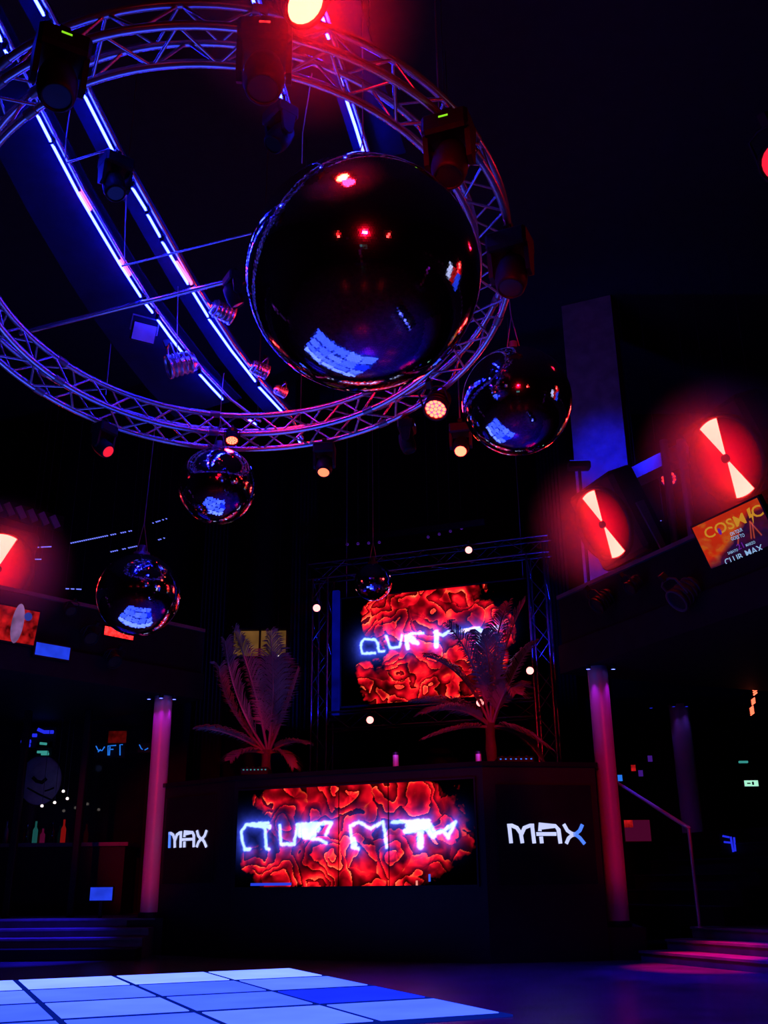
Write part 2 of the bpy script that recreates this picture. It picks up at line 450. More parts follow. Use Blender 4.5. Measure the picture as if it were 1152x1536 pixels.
# cross pipes over the ring
for (a, b, r, lab) in [((30, 500), (372, 414), .022, 'thick steel cross pipe under the two curved neon bars'), ((183, 399), (382, 349), .009, 'thin steel rod from the neon bar towards the large mirror ball'),
                       ((100, 244), (163, 224), .009, 'short thin steel rod between the two curved neon bars')]:
    s = MB(); s.cyl(sp(*a, -.05), sp(*b, -.05), r, n=10)
    single('cross_pipe', s, 'alu', lab, 'pipe', 'pipes over the ring')

# ================================================================== LIGHT FIXTURES
def ax3(down, front):
    d = unit(down); f = unit(np.asarray(front, float) - d * np.dot(front, d)); r = np.cross(f, d); return r, f, d
def moving_head(top, down, front, k, label, lens='lens_dark', display=None, tiltdeg=35, group=None, chain=False):
    """lamp hung from its clamp: base box, two yoke arms, round-backed head with lens"""
    r, f, d = ax3(down, front); top = np.asarray(top, float)
    t = thing('moving_head_light', label, 'stage light', top, group)
    s = MB(); s.box(top + d * .03 * k, (.02 * k, .05 * k, .035 * k), (r, f, d)); s.cyl(top - r * .03 * k - d * .012 * k, top + r * .03 * k - d * .012 * k, .034 * k, n=12); s.build('clamp', 'black', t)
    if chain: MB().cyl(top, A(top[0], top[1], ZC), .008, n=6).build('drop_rod', 'alu_dark', t)
    b = top + d * .13 * k; s = MB(); s.box(b, (.15 * k, .12 * k, .075 * k), (r, f, d), ch=.022 * k); base = s.build('base', 'black', t)
    if display:
        s = MB(); s.box(b + f * .121 * k - d * .02 * k, (.030 * k, .002 * k, .006 * k), (r, f, d)); s.build('display', display, base)
    for sg in (-1, 1):
        s = MB(); s.hull([b + r * sg * (.135 * k + e) + f * y * k + d * z * k for e in (-.016 * k, .016 * k) for (y, z) in ((-.075, .06), (.075, .06), (.05, .26), (-.05, .26), (0, .29))])
        s.build('yoke_arm', 'black', t)
    c = b + d * .25 * k; hd = unit(d * math.cos(math.radians(tiltdeg)) + f * math.sin(math.radians(tiltdeg)))
    s = MB(); s.lathe([(.001, -.17 * k), (.055 * k, -.165 * k), (.095 * k, -.13 * k), (.112 * k, -.05 * k), (.115 * k, .06 * k), (.10 * k, .13 * k), (.088 * k, .15 * k), (.08 * k, .15 * k), (.078 * k, .135 * k)], c, hd, 22)
    hd_o = s.build('head', 'black', t)
    s = MB(); s.disc(c + hd * .138 * k, hd, .079 * k, 20); s.build('lens', lens, hd_o)
    return t, c, hd
def par_can(c, front, up, k, label, lens='par_red', dots=True, body='black', group=None, glow=None):
    f = unit(front); u = unit(np.asarray(up) - f * np.dot(up, f)); r = np.cross(f, u); c = np.asarray(c, float)
    t = thing('par_light', label, 'stage light', c, group)
    s = MB(); s.lathe([(.02 * k, -.2 * k), (.085 * k, -.19 * k), (.10 * k, -.12 * k), (.105 * k, .05 * k), (.118 * k, .05 * k), (.118 * k, .075 * k), (.10 * k, .075 * k), (.098 * k, .045 * k)], c, f, 22); can = s.build('can', body, t)
    for g in np.linspace(-.15, 0, 4):
        s = MB(); s.lathe([(.098 * k, g * k), (.112 * k, (g + .006) * k), (.112 * k, (g + .014) * k), (.098 * k, (g + .02) * k)], c, f, 22); s.build('cooling_fin', body, can)
    s = MB(); s.tube([c + r * .125 * k * sg + u * h * k for sg, h in ((-1, 0), (-1, .17))] + [c + r * .06 * k * q + u * .2 * k for q in (-1, 1)] + [c + r * .125 * k + u * .17 * k, c + r * .125 * k], .011 * k, 6); yk = s.build('yoke', body, t)
    s = MB(); s.box(c + u * .235 * k, (.022 * k, .03 * k, .035 * k), (r, f, u)); s.build('clamp', 'black', yk)
    if dots:
        s = MB(); s.disc(c + f * .05 * k, f, .098 * k, 20); s.build('lens_plate', emit('plate_' + label[:20], M[lens].node_tree.nodes['Emission'].inputs['Color'].default_value, .35 * M[lens].node_tree.nodes['Emission'].inputs['Strength'].default_value) if False else 'dish', can)
        pos = [(0, 0)] + [(.04 * math.cos(a), .04 * math.sin(a)) for a in np.linspace(0, 2 * math.pi, 7)[:-1]] + [(.077 * math.cos(a), .077 * math.sin(a)) for a in np.linspace(.26, .26 + 2 * math.pi, 13)[:-1]]
        s = MB()
        for (x, y) in pos: s.disc(c + f * .056 * k + r * x * k + u * y * k, f, .0185 * k, 6)
        s.build('led_cluster', lens, can)
    else:
        s = MB(); s.disc(c + f * .055 * k, f, .098 * k, 20); s.build('lens', lens, can)
    if glow: lamp('SPOT', 'par_beam', c + f * .08 * k, glow[0], glow[1], t, aim=c + f * 2, size=.06, spot=glow[2], blend=.8)
    return t
RDN = -UZ; toC = lambda p: unit(CAM - np.asarray(p))
def ringpt(x, y, z): return onP(x, y, RC + RN * z, RN)
G = 'moving heads clamped under the ring truss'
for (px, py, k, lab, disp, az_) in [
    (96, 50, .98, 'black moving head light with green display on the ring truss over the curved neon bars', 'green_led', 150),
    (399, 36, 1.02, 'black moving head light with orange display beside the hot red lamp', 'warm_red', 175),
    (672, 172, 1.0, 'black moving head light with thin green display on the ring truss above the large ball', 'green_led', 200),
    (763, 345, 1.0, 'black moving head light hanging above the medium ball on the ring truss', None, 205)]:
    p = ringpt(px, py, -.03); moving_head(p, -UZ, azv(az_), k, lab, 'lens_dark', disp, 20, G)
p = ringpt(158, 632, -.03); moving_head(p, -UZ, azv(120), .66, 'dark moving head light with a red lens hanging under the ring truss', 'par_dim', None, 50, G)
p = ringpt(487, 662, -.03); moving_head(p, -UZ, azv(185), .66, 'dark moving head light with a glowing orange lens under the ring truss', 'lens_orange', None, 30, G)
p = ringpt(610, 628, -.03); moving_head(p, -UZ, azv(100), .62, 'small dark moving head light lit blue on one side under the ring truss', 'lens_dark', 'led_dots', 15, G)
p = ringpt(690, 632, -.05); moving_head(p, -UZ, azv(190), .66, 'small dark moving head light with a bright red lens behind the medium ball', 'par_red', None, 40, G, True)
c = ringpt(655, 609, -.14); par_can(c, toC(c) * .8 - UZ * .75 + A(-.25, 0, 0), UZ, .95, 'round red led par light lit under the ring truss', 'par_red', glow=((1, .002, .02), 60, 110))
c = ringpt(348, 657, -.06); par_can(c, toC(c) * .5 - UZ * .9, UZ, .55, 'red led par light above the mirror ball on the far side of the ring truss', 'par_red', glow=((1, .002, .02), 30, 120))
# hot lamp at the top
c = onD(448, -4, 6.0); CHOT = c; t = par_can(c, toC(c) * .35 + A(.6, 0, -.7), UZ, 1.15, 'glaring red led par light on top of the ring truss', 'par_hot', False, glow=((1, .002, .02), 30, 160))
lamp('POINT', 'par_spill', c + toC(c) * .22 + A(.1, 0, 0), (1, .004, .02), 22, t, size=.1)
# fixtures hung inside the ring
p = sp(176, 232, -.05); moving_head(p, -UZ, azv(140), .72, 'black moving head light hanging between the two curved neon bars', 'lens_dark', None, 25)
p = sp(421, 158, -.05); moving_head(p, -UZ, azv(230), .72, 'blue lit moving head light hanging left above the large mirror ball', 'lens_dark', None, 30)
p = sp(352, 408, -.05); moving_head(p, -UZ, azv(60), .6, 'small moving head light at the end of the thick cross pipe', 'lens_dark', None, 30)
c = sp(263, 548, -.22); par_can(c, A(-.8, -.25, -.35), UZ, .95, 'shiny metal par can hung beside the lower end of the neon bar', 'lens_dark', False, 'alu')
def flood(c, front, up, k, label, face):
    f = unit(front); u = unit(np.asarray(up) - f * np.dot(up, f)); r = np.cross(f, u)
    t = thing('flood_light', label, 'stage light', c)
    s = MB(); s.box(c - f * .03 * k, (.12 * k, .03 * k, .095 * k), (r, f, u), ch=.012 * k); s.build('body', 'black', t)
    s = MB(); s.box(c + f * .004 * k, (.108 * k, .004 * k, .083 * k), (r, f, u)); s.build('front_panel', face, t)
    s = MB(); s.tube([c + r * .13 * k * a + u * b * k - f * .03 * k for a, b in ((-1, 0), (-1, .15), (1, .15), (1, 0))], .009 * k, 6); s.build('bracket', 'alu_dark', t)
    return t
c = sp(216, 499, -.08); flood(c, toC(c) + A(.25, 0, 0), UZ, .9, 'square flood light with a pale purple face beside the neon bar', 'white_plastic')
lamp('POINT', 'tube_glow', c + toC(c) * .35 + A(.15, 0, .1), (.25, .1, 1), .5, None, size=.03) if False else None
for (x, y, k, lab) in [(340, 470, .75, 'small red glowing spotlight near the large mirror ball under the cross pipe'), (394, 556, .62, 'small red glowing spotlight low beside the large mirror ball'), (424, 588, .45, 'tiny red spotlight just over the far side of the ring truss')]:
    c = sp(x, y, .02); tt = par_can(c, A(.8, .55, -.15), UZ, k, lab, 'par_red', False, 'alu'); lamp('POINT', 'body_red_fill', c + A(.22, -.1, -.1) * k, (1, .01, .02), 2.0, tt, size=.02)  # point light added to redden the can body
c = onD(1176, 240, 9.0); par_can(c, toC(c) + A(-.5, 0, -.2), UZ, 1.5, 'red spotlight high by the right wall under the ceiling', 'par_dim', False, glow=((1, .002, .02), 20, 80))
# loose wires around the bars
for pts, lab in [([(105, 165), (99, 210), (98, 238)], 'thin safety wire dropping from the near side of the ring truss'), ([(190, 286), (188, 340), (187, 396)], 'thin safety wire between the hanging moving head and the neon bar'),
                 ([(267, 430), (266, 500), (266, 555)], 'thin wire dropping from the thick cross pipe'), ([(336, 560), (332, 600), (330, 640), (338, 668)], 'thin wire dropping to the far ball'), ([(468, 110), (454, 200), (453, 245)], 'thin wire running down to the top of the large ball')]:
    s = MB(); s.tube([sp(*q, -.06) for q in pts], .0045, 5); single('safety_wire', s, 'wire', lab, 'wire', 'wires around the neon bars')

# ================================================================== MIRROR BALLS
def mirror_ball(c, R, facet, label, jit, cable_top, rot=0.0, strap=False):
    c = np.asarray(c, float); t = thing('mirror_ball', label, 'mirror ball', c, 'mirror balls hung over the dance floor')
    nlat = int(round(math.pi * R / facet)); V = []
    for i in range(nlat):
        la = -math.pi / 2 + (i + .5) * math.pi / nlat; n = max(4, int(round(2 * math.pi * math.cos(la) * R / facet)))
        lo = (np.arange(n) + .5 * (i % 2) * 0) * 2 * math.pi / n + rot
        N = np.stack([np.cos(la) * np.cos(lo), np.cos(la) * np.sin(lo), np.full(n, math.sin(la))], 1)
        E_ = np.stack([-np.sin(lo), np.cos(lo), np.zeros(n)], 1); U_ = np.cross(N, E_)
        j1 = rng.normal(0, jit, n)[:, None]; j2 = rng.normal(0, jit, n)[:, None]
        hw = math.pi * R * math.cos(la) / n * .965; hh = math.pi * R / nlat / 2 * .965
        P = N * R
        for a, b in ((-1, -1), (1, -1), (1, 1), (-1, 1)):
            V.append((P + E_ * hw * a + U_ * hh * b + N * (j1 * hw * a + j2 * hh * b))[:, None, :])
    # group per latitude
    out = []
    for k in range(0, len(V), 4): out.append(np.concatenate(V[k:k + 4], 1).reshape(-1, 3))
    W = np.concatenate(out); nf = len(W) // 4
    me = bpy.data.meshes.new('mirror_tiles'); me.vertices.add(len(W)); me.vertices.foreach_set('co', W.ravel())
    me.loops.add(len(W)); me.loops.foreach_set('vertex_index', np.arange(len(W), dtype=np.int32))
    me.polygons.add(nf); me.polygons.foreach_set('loop_start', np.arange(0, len(W), 4, dtype=np.int32))
    me.update(calc_edges=True); me.validate(); me.materials.append(M['mirror'])
    o = bpy.data.objects.new('mirror_tiles', me); COL.objects.link(o); o.parent = t; o['kind'] = 'stuff'
    s = MB(); s.lathe([(R * .985 * math.cos(a), R * .985 * math.sin(a)) for a in np.linspace(-math.pi / 2, math.pi / 2, 25)], c, UZ, 40); s.build('core', 'ballcore', t)
    tp = c + UZ * R; s = MB(); s.lathe([(.05 + R * .06, -.012), (.05 + R * .06, .02), (.03, .03), (.03, .09), (.0, .09)], tp, UZ, 16); s.build('cap', 'alu_dark', t)
    for sg in (-1, 1):
        s = MB(); s.tube([tp + A(sg * .05, 0, .02), tp + A(sg * .015, 0, .22), tp + A(0, 0, .30)], .004, 5); s.build('strap', 'wire', t)
    s = MB(); s.cyl(tp + UZ * .28, np.asarray(cable_top), .0045, n=5); s.build('cable', 'wire', t)
    return t
def rad(px, D, x, y): return px * D / F * math.cos(math.atan(math.hypot(x - CX, y - CY) / F))
c = onD(545, 413, 6.0); R1 = rad(175, 6.0, 545, 413)
mirror_ball(c, R1, .0135, 'very large mirror ball hanging inside the ring truss', .0045, A(c[0], c[1], ZC), .3)
c = onD(775, 602, 7.25); mirror_ball(c, rad(82, 7.25, 775, 602), .011, 'medium mirror ball hanging just outside the ring truss under a moving head', .006, A(c[0] - .02, c[1], 5.06), .1)
c = onD(326, 729, 9.2); mirror_ball(c, rad(58.5, 9.2, 326, 729), .013, 'sparkling mirror ball hanging close under the far side of the ring truss', .012, A(c[0], c[1], 4.75), .5)
c = onD(208, 892, 9.0); mirror_ball(c, rad(62, 9.0, 208, 892), .012, 'mirror ball hanging low on a long cable before the left balcony', .009, A(c[0] + .03, c[1], 4.75), .2)
c = onD(560, 873, 13.0); mirror_ball(c, rad(28.5, 13, 560, 873), .022, 'small mirror ball hanging in front of the upper rose screen', .02, A(c[0], c[1], ZC), .7)

# ================================================================== RED EFFECT LAMPS ON THE BALCONIES
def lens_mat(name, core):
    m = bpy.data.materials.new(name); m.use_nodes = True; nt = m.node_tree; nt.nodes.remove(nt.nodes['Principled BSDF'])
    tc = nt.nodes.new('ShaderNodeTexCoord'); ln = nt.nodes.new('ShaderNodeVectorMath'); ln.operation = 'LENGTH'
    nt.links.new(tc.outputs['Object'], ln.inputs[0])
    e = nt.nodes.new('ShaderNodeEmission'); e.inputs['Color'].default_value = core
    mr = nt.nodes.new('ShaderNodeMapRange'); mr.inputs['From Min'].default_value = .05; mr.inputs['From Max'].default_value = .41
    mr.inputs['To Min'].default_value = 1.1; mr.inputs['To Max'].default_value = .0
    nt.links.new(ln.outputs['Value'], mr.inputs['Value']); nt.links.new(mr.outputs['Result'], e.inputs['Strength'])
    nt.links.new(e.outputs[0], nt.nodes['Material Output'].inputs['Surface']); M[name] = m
lens_mat('red_lens_glow', (1.0, .0, .012, 1))  # fade to the rim paints the wedges' red glow into the lens
def sector(o, u, v, nrm, r0, r1, a0, a1, n=8):
    s = MB(); vs = [o + (u * math.cos(a) + v * math.sin(a)) * r for r in (r0, r1) for a in np.linspace(a0, a1, n)]
    s.add(vs, [(i, i + 1, n + i + 1, n + i) for i in range(n - 1)]); return s
def blinder(c, front, k, label, tilt=20, beam=0, roll=0.0, core='red_core'):
    """boxy effect lamp: round lens with painted red glow and an hourglass of bright LEDs"""
    fh = unit(A(front[0], front[1], 0)); r = np.cross(fh, UZ); a = math.radians(tilt)
    f = unit(fh * math.cos(a) - UZ * math.sin(a)); u = np.cross(r, f)
    ro = math.radians(roll); r, u = r * math.cos(ro) + u * math.sin(ro), u * math.cos(ro) - r * math.sin(ro)
    t = thing('effect_lamp', label, 'stage light', c, 'red hourglass lamps on the balconies'); c = np.asarray(c, float)
    s = MB(); s.box(c - f * .22 * k, (.44 * k, .2 * k, .50 * k), (r, f, u), ch=.05 * k); s.build('housing', 'black', t)
    s = MB(); s.lathe([(.43 * k, -.02 * k), (.455 * k, -.02 * k), (.455 * k, .035 * k), (.43 * k, .04 * k), (.41 * k, .0)], c, f, 40); s.build('bezel', 'black', t)
    s = MB(); s.disc(c + f * .002, f, .43 * k, 40); o = s.build('lens', 'red_lens_glow', t, off=c); o.location = (0, 0, 0)
    for sg in (-1, 1):
        sector(c + f * .012, r * sg, u * sg, f, .045 * k, .41 * k, math.pi / 2 - .31, math.pi / 2 + .31).build('led_wedge', core, t)
    s = MB(); s.lathe([(.045 * k, 0), (.045 * k, .03 * k), (.0, .035 * k)], c + f * .012, f, 16); s.build('hub', 'black', t)
    for sg in (-1, 1):
        s = MB(); s.hull([c + r * sg * (.46 * k + e) - f * .22 * k + f * y * k + u * z * k for e in (-.012, .012) for (y, z) in ((-.06, .04), (.06, .04), (.04, -.62), (-.04, -.62))]); s.build('bracket_arm', 'alu_dark', t)
    s = MB(); s.box(c - f * .22 * k - u * .62 * k, (.47 * k, .05 * k, .02 * k), (r, f, u)); s.build('bracket_foot', 'alu_dark', t)
    ft = c - f * .22 * k - u * .62 * k; MB().cyl(ft, A(ft[0], ft[1], ZU + .96), .04, n=10).build('stand', 'alu_dark', t)
    if beam: lamp('SPOT', 'red_fill_spot', c + f * .08, (1, .001, .018), beam, t, aim=c + f * 3, size=.3, spot=130, blend=.9)
    return t
RB = RP - NR * .1
c1 = onP(906, 786, RB, NR); c2 = onP(1091, 687, RB, NR)
blinder(c1, -NR, 1.0, 'red hourglass effect lamp on the right balcony next to the blue lit pier', 24, 0, roll=-3)
blinder(c2, -NR, 1.0, 'red hourglass effect lamp above the event poster screen on the right balcony', 24, 0, roll=-3)
LB = LP - NL * .1
c3 = onP(-5, 853, LB, NL); blinder(c3, -NL, 1.0, 'red hourglass effect lamp on the left balcony above the red screen', 22, 0)
for (x, lab) in [(-3.6, 'red hourglass effect lamp on the rear gallery near its left end'), (0.3, 'red hourglass effect lamp on the middle of the rear gallery'), (3.8, 'red hourglass effect lamp on the rear gallery near its right end')]:
    tq = A(LP[0], LP[1], 1.75) if x < -2 else (A(RP[0], RP[1], 1.75) if x > 2 else A(0, 12.8, 3.1))
    blinder(A(x, -4.35, 4.74), A(0, 1, 0), 1.0, lab, 22, 0, core='red_core_soft')
    lamp('SPOT', 'red_fill_spot', A(x, -4.2, 4.7), (1, .001, .018), (4200 if x < 0 else 2600) if abs(x) > 2 else 4500, ROOTS[-1], aim=tq, size=.15, spot=8.5 if abs(x) > 2 else 16, blend=.5)
cR3 = RP - DR * 6.5 - NR * .1 + UZ * 4.74; blinder(cR3, -NR, 1.0, 'red hourglass effect lamp on the right balcony beyond the poster screen', 22, 0, core='red_core_soft')
for P, lab in ((A(-.3, -4.5, 0), 'red lit round pillar under the middle of the rear gallery'), (RP - DR * 10.8, 'red lit round pillar under the right balcony near the rear gallery'), (LP - DL * 7.6, 'red lit round pillar under the far left of the left balcony')):
    pillar(P, 0.0, .115, lab)
    q = P + unit(A(-P[0], 5 - P[1], 0)) * .22; t = thing('ceiling_spot', lab.replace('red lit round pillar', 'small violet ceiling spot over the pillar'), 'spotlight', q + UZ * ZU, 'violet ceiling spots')
    MB().lathe([(.03, 0), (.03, -.05), (.024, -.055)], q + UZ * ZU, UZ, 12).build('housing', 'black', t); MB().disc(q + UZ * (ZU - .056), -UZ, .022, 12).build('lens', 'spot_blue', t)
    lamp('SPOT', 'spot_light', q + UZ * (ZU - .065), (.42, .008, 1), 20, t, aim=P + UZ * 1.0, size=.01, spot=45, blend=.9)

# ------------------------------------------------------------------ procedural pictures for the screens
def vnoise(x, y, seed):
    r = np.random.default_rng(seed); T = r.random((64, 64)); xi = np.floor(x).astype(int); yi = np.floor(y).astype(int)
    fx = x - xi; fy = y - yi; fx = fx * fx * (3 - 2 * fx); fy = fy * fy * (3 - 2 * fy)
    g = lambda a, b: T[a % 64, b % 64]
    return (g(xi, yi) * (1 - fx) + g(xi + 1, yi) * fx) * (1 - fy) + (g(xi, yi + 1) * (1 - fx) + g(xi + 1, yi + 1) * fx) * fy
def fbm(x, y, seed, o=4):
    s = 0; a = .5; t = 0
    for k in range(o): s = s + a * vnoise(x * 2 ** k, y * 2 ** k, seed + k); t += a; a *= .5
    return s / t
def roses(X, Y, seed, cell=.3):
    """X, Y in metres on the screen; returns rgb (linear) of glowing rose petals"""
    r = np.random.default_rng(seed)
    wx = X + .10 * (fbm(X * 4, Y * 4, seed + 5) - .5) * 2; wy = Y + .10 * (fbm(X * 4, Y * 4, seed + 9) - .5) * 2
    gx = np.arange(-1, int(3.2 / cell) + 2); cs = []
    for i in gx:
        for j in gx: cs.append(((i + r.uniform(.1, .9)) * cell, (j + r.uniform(.1, .9)) * cell, r.uniform(.7, 1.35), r.uniform(0, 6.28), r.choice([-1, 1]), r.uniform(.55, 1)))
    best = np.full(X.shape, 9.0); P = np.zeros(X.shape + (4,))
    for (cx_, cy_, sz, ph, dr, br) in cs:
        d = np.hypot(wx - cx_, (wy - cy_) * 1.1) / sz; m = d < best
        best = np.where(m, d, best); th = np.arctan2(wy - cy_, wx - cx_)
        P[m] = np.stack([th[m], np.full(m.sum(), ph), np.full(m.sum(), dr), np.full(m.sum(), br)], 1)
    rr = best / cell; th, ph, dr, br = [P[..., k] for k in range(4)]
    n1 = fbm(X * 9, Y * 9, seed + 20); n2 = fbm(X * 22, Y * 22, seed + 30)
    f2 = fbm(wx * 3.1 + 7, wy * 3.1, seed + 50, 2); f3 = fbm(wx * 6.3, wy * 6.3 + 4, seed + 60, 2)
    lev = 4.6 * f2 + 1.3 * f3 + 1.9 * rr + dr * th / (2 * math.pi) + ph
    saw = lev % 1.0
    shade = np.clip(saw, 0, 1) ** 1.6; fold = .5 + .5 * np.sin(th * 7 + 9 * f2 + ph)
    gate = np.clip(fbm(X * 5 + 9, Y * 5, seed + 70, 2) * 3.2 - 1.1, 0, 1)
    base = (.05 + 1.75 * shade * (.6 + .4 * fold)) * (.35 + .9 * br) * (.25 + .95 * gate)
    edge = np.exp(-((1 - saw) / .075) ** 2) * np.clip(n1 * 3 - .9, 0, 1.2)
    streak = np.clip(1 - np.abs(np.sin(lev * 9.4 + 6 * n1)) * 5, 0, 1) * np.clip(n2 * 3.2 - 1.5, 0, 1) * shade
    hi = np.clip(edge + .7 * streak, 0, 1.3) * (.25 + .75 * gate)
    R = 1.35 * base ** 1.1 + 1.0 * hi; Gc = .008 * base ** 2 + .26 * hi ** 1.4 + .05 * np.clip(base - 1.1, 0, 1); B = .020 * base + .09 * hi ** 2
    return np.stack([R, Gc, B], -1)
def seg_d(X, Y, a, b):
    ax, ay = a; bx, by = b; dx, dy = bx - ax, by - ay; L = dx * dx + dy * dy + 1e-9
    t = np.clip(((X - ax) * dx + (Y - ay) * dy) / L, 0, 1); return np.hypot(X - ax - t * dx, Y - ay - t * dy)
def screen_mesh(name, o, u, v, W, Hh, nx, ny, rgb, parent, matname):
    """lit picture surface: a fine grid carrying its picture as colour data"""
    xs = np.linspace(0, W, nx); ys = np.linspace(0, Hh, ny); X, Y = np.meshgrid(xs, ys)
    off = np.array(parent['_o'], float)
    P = (o - off)[None, None] + X[..., None] * u + Y[..., None] * v
    me = bpy.data.meshes.new(name); me.vertices.add(nx * ny); me.vertices.foreach_set('co', P.reshape(-1))
    idx = np.arange(nx * ny).reshape(ny, nx); q = np.stack([idx[:-1, :-1], idx[:-1, 1:], idx[1:, 1:], idx[1:, :-1]], -1).reshape(-1, 4).astype(np.int32)
    me.loops.add(q.size); me.loops.foreach_set('vertex_index', q.ravel()); me.polygons.add(len(q)); me.polygons.foreach_set('loop_start', np.arange(0, q.size, 4, dtype=np.int32))
    me.update(calc_edges=True)
    at = me.color_attributes.new('picture', 'FLOAT_COLOR', 'POINT'); C4 = np.ones((ny, nx, 4)); C4[..., :3] = np.clip(rgb, 0, 8); at.data.foreach_set('color', C4.reshape(-1).astype(np.float32))
    me.materials.append(M[matname]); ob = bpy.data.objects.new(name, me); COL.objects.link(ob); ob.parent = parent; return ob
def picmat(name, strength):
    m = bpy.data.materials.new(name); m.use_nodes = True; nt = m.node_tree; nt.nodes.remove(nt.nodes['Principled BSDF'])
    a = nt.nodes.new('ShaderNodeAttribute'); a.attribute_name = 'picture'; e = nt.nodes.new('ShaderNodeEmission'); e.inputs['Strength'].default_value = strength
    nt.links.new(a.outputs['Color'], e.inputs['Color']); nt.links.new(e.outputs[0], nt.nodes['Material Output'].inputs['Surface'])
    m.cycles.emission_sampling = 'NONE'; M[name] = m
picmat('led_picture', 1.0); picmat('poster_picture', .5)
def grid(W, Hh, nx, ny): return np.meshgrid(np.linspace(0, W, nx), np.linspace(0, Hh, ny))
class Plane:
    def __init__(s, o, u, v): s.o = np.asarray(o, float); s.u = unit(u); s.v = unit(v); s.n = np.cross(s.u, s.v)
    def uv(s, x, y):
        p = onP(x, y, s.o, s.n) - s.o; return (float(np.dot(p, s.u)), float(np.dot(p, s.v)))
    def at(s, a, b, k=0): return s.o + s.u * a + s.v * b + s.n * k

# ================================================================== DJ BOOTH
BL0 = A(-2.80, 13.05, 0); BL1 = A(-1.80, 12.22, 0); BR0 = A(1.02, 10.98, 0); BR1 = A(2.27, 11.22, 0)
booth = thing('dj_booth', 'wide black angled dj booth with a big rose screen on its front', 'dj booth', (BL1 + BR0) / 2)
HB = 1.93
def facet(a, b, z0, z1, th, name, m='black'):
    d = unit(b - a); nn = A(d[1], -d[0], 0)
    s = MB(); s.prism([a + UZ * z0, b + UZ * z0, b - nn * th + UZ * z0, a - nn * th + UZ * z0], UZ * (z1 - z0)); return s.build(name, m, booth)
facet(BL0, BL1, 0, HB, .12, 'side_front'); facet(BL1, BR0, 0, HB, .12, 'centre_front'); facet(BR0, BR1, 0, HB, .12, 'side_front')
s = MB(); s.prism([p + UZ * HB for p in (BL0 + A(-.03, -.03, 0), BL1 + A(0, -.04, 0), BR0 + A(0, -.05, 0), BR1 + A(.03, -.03, 0), BR1 + A(.2, .6, 0), BR0 + A(.1, .7, 0), BL1 + A(.2, .7, 0), BL0 + A(.3, .6, 0))], UZ * .05); s.build('counter_top', 'black_gloss', booth)
# lower rose screen
du = unit(BR0 - BL1); dn = A(du[1], -du[0], 0)
SL = Plane(BL1 + dn * .035, du, UZ)
u0, v0 = SL.uv(352, 1331); u1, _ = SL.uv(716, 1331); _, v1 = SL.uv(520, 1178)
SL = Plane(SL.at(u0, v0), du, UZ); WL, HL = u1 - u0, v1 - v0
ls = thing('led_screen', 'wide rose patterned led screen with white neon lettering on the booth front', 'screen', SL.at(WL / 2, 0))
s = MB(); s.box(SL.at(WL / 2, HL / 2, -.022), (WL / 2 + .02, .02, HL / 2 + .02), (du, dn, UZ)); s.build('casing', 'black', ls)
nx, ny = 400, 190; X, Y = grid(WL, HL, nx, ny)
rgb = roses(X, Y, 11, .46)
def pxs(pl, strokes, ox, oy, sc): return [([pl.uv(ox + x / sc, oy + y / sc) for x, y in st], wd) for st, wd in strokes]
fb = fbm(X * 5, Y * 5, 77)
def blob(pl, items, X, Y):
    m = np.full(X.shape, -1.0)
    for (x, y, rx, ry) in items:
        cu, cv = pl.uv(x, y); a, _ = pl.uv(x + rx, y); _, b = pl.uv(x, y - ry)
        m = np.maximum(m, 1.02 - np.hypot((X - cu) / (a - cu), (Y - cv) / (b - cv)))
    return np.clip((m + (fb - .5) * .55 + (fbm(X * 14, Y * 14, 55) - .5) * .5) * 5, 0, 1)
mask = blob(SL, [(440, 1200, 55, 30), (520, 1190, 75, 22), (600, 1195, 60, 32), (640, 1235, 60, 45), (560, 1240, 130, 60), (470, 1250, 70, 50), (380, 1290, 22, 22), (420, 1300, 45, 36), (520, 1310, 90, 32), (590, 1315, 55, 26), (685, 1262, 26, 26), (640, 1290, 40, 26)], X, Y)
dark = blob(SL, [(428, 1225, 28, 16), (395, 1262, 30, 12)], X, Y)
rgb = rgb * (mask * (1 - .6 * dark))[..., None]
tl = [([(105, 345), (82, 346), (70, 300), (68, 262), (88, 236), (120, 230), (190, 226)], .010), ([(112, 234), (196, 244)], .016), ([(172, 228), (178, 300), (180, 342), (192, 345)], .011),
      ([(242, 238), (246, 322), (308, 322), (316, 262)], .011), ([(320, 235), (380, 230), (478, 224)], .013), ([(330, 250), (410, 248)], .040), ([(335, 272), (395, 276)], .035), ([(476, 226), (452, 278)], .010), ([(350, 292), (420, 300), (452, 316)], .011),
      ([(600, 342), (572, 336), (568, 300), (562, 240), (600, 222), (655, 252), (712, 222), (722, 290), (728, 336)], .010), ([(575, 300), (584, 335)], .022),
      ([(755, 222), (830, 218), (920, 214)], .012), ([(830, 236), (905, 240)], .042), ([(812, 262), (860, 258)], .02), ([(880, 240), (880, 332)], .030), ([(912, 216), (950, 272), (985, 262), (1010, 290)], .013), ([(905, 240), (940, 282)], .03), ([(985, 262), (1040, 224), (1020, 262), (1006, 290)], .012)]
def neon(rgb, strokes, X, Y, glow=.045):
    d = np.full(X.shape, 9.0); j = .012
    wob = (fbm(X * 30, Y * 30, 91) - .5) * .022
    for pts, wd in strokes:
        for a, b in zip(pts[:-1], pts[1:]): d = np.minimum(d, seg_d(X + wob, Y + wob[::-1], a, b) - wd)
    d = np.maximum(d, 0); core = np.exp(-(d / .009) ** 2)[..., None]; g = np.exp(-d / glow)[..., None]
    rgb = rgb * (1 - .75 * g * 0) + g * np.array([.06, .10, 1.1]) * .9 + core * np.array([.6, .9, 1.2]); return rgb
rgb = neon(rgb, pxs(SL, tl, 340, 1160, 1152 / 380), X, Y)
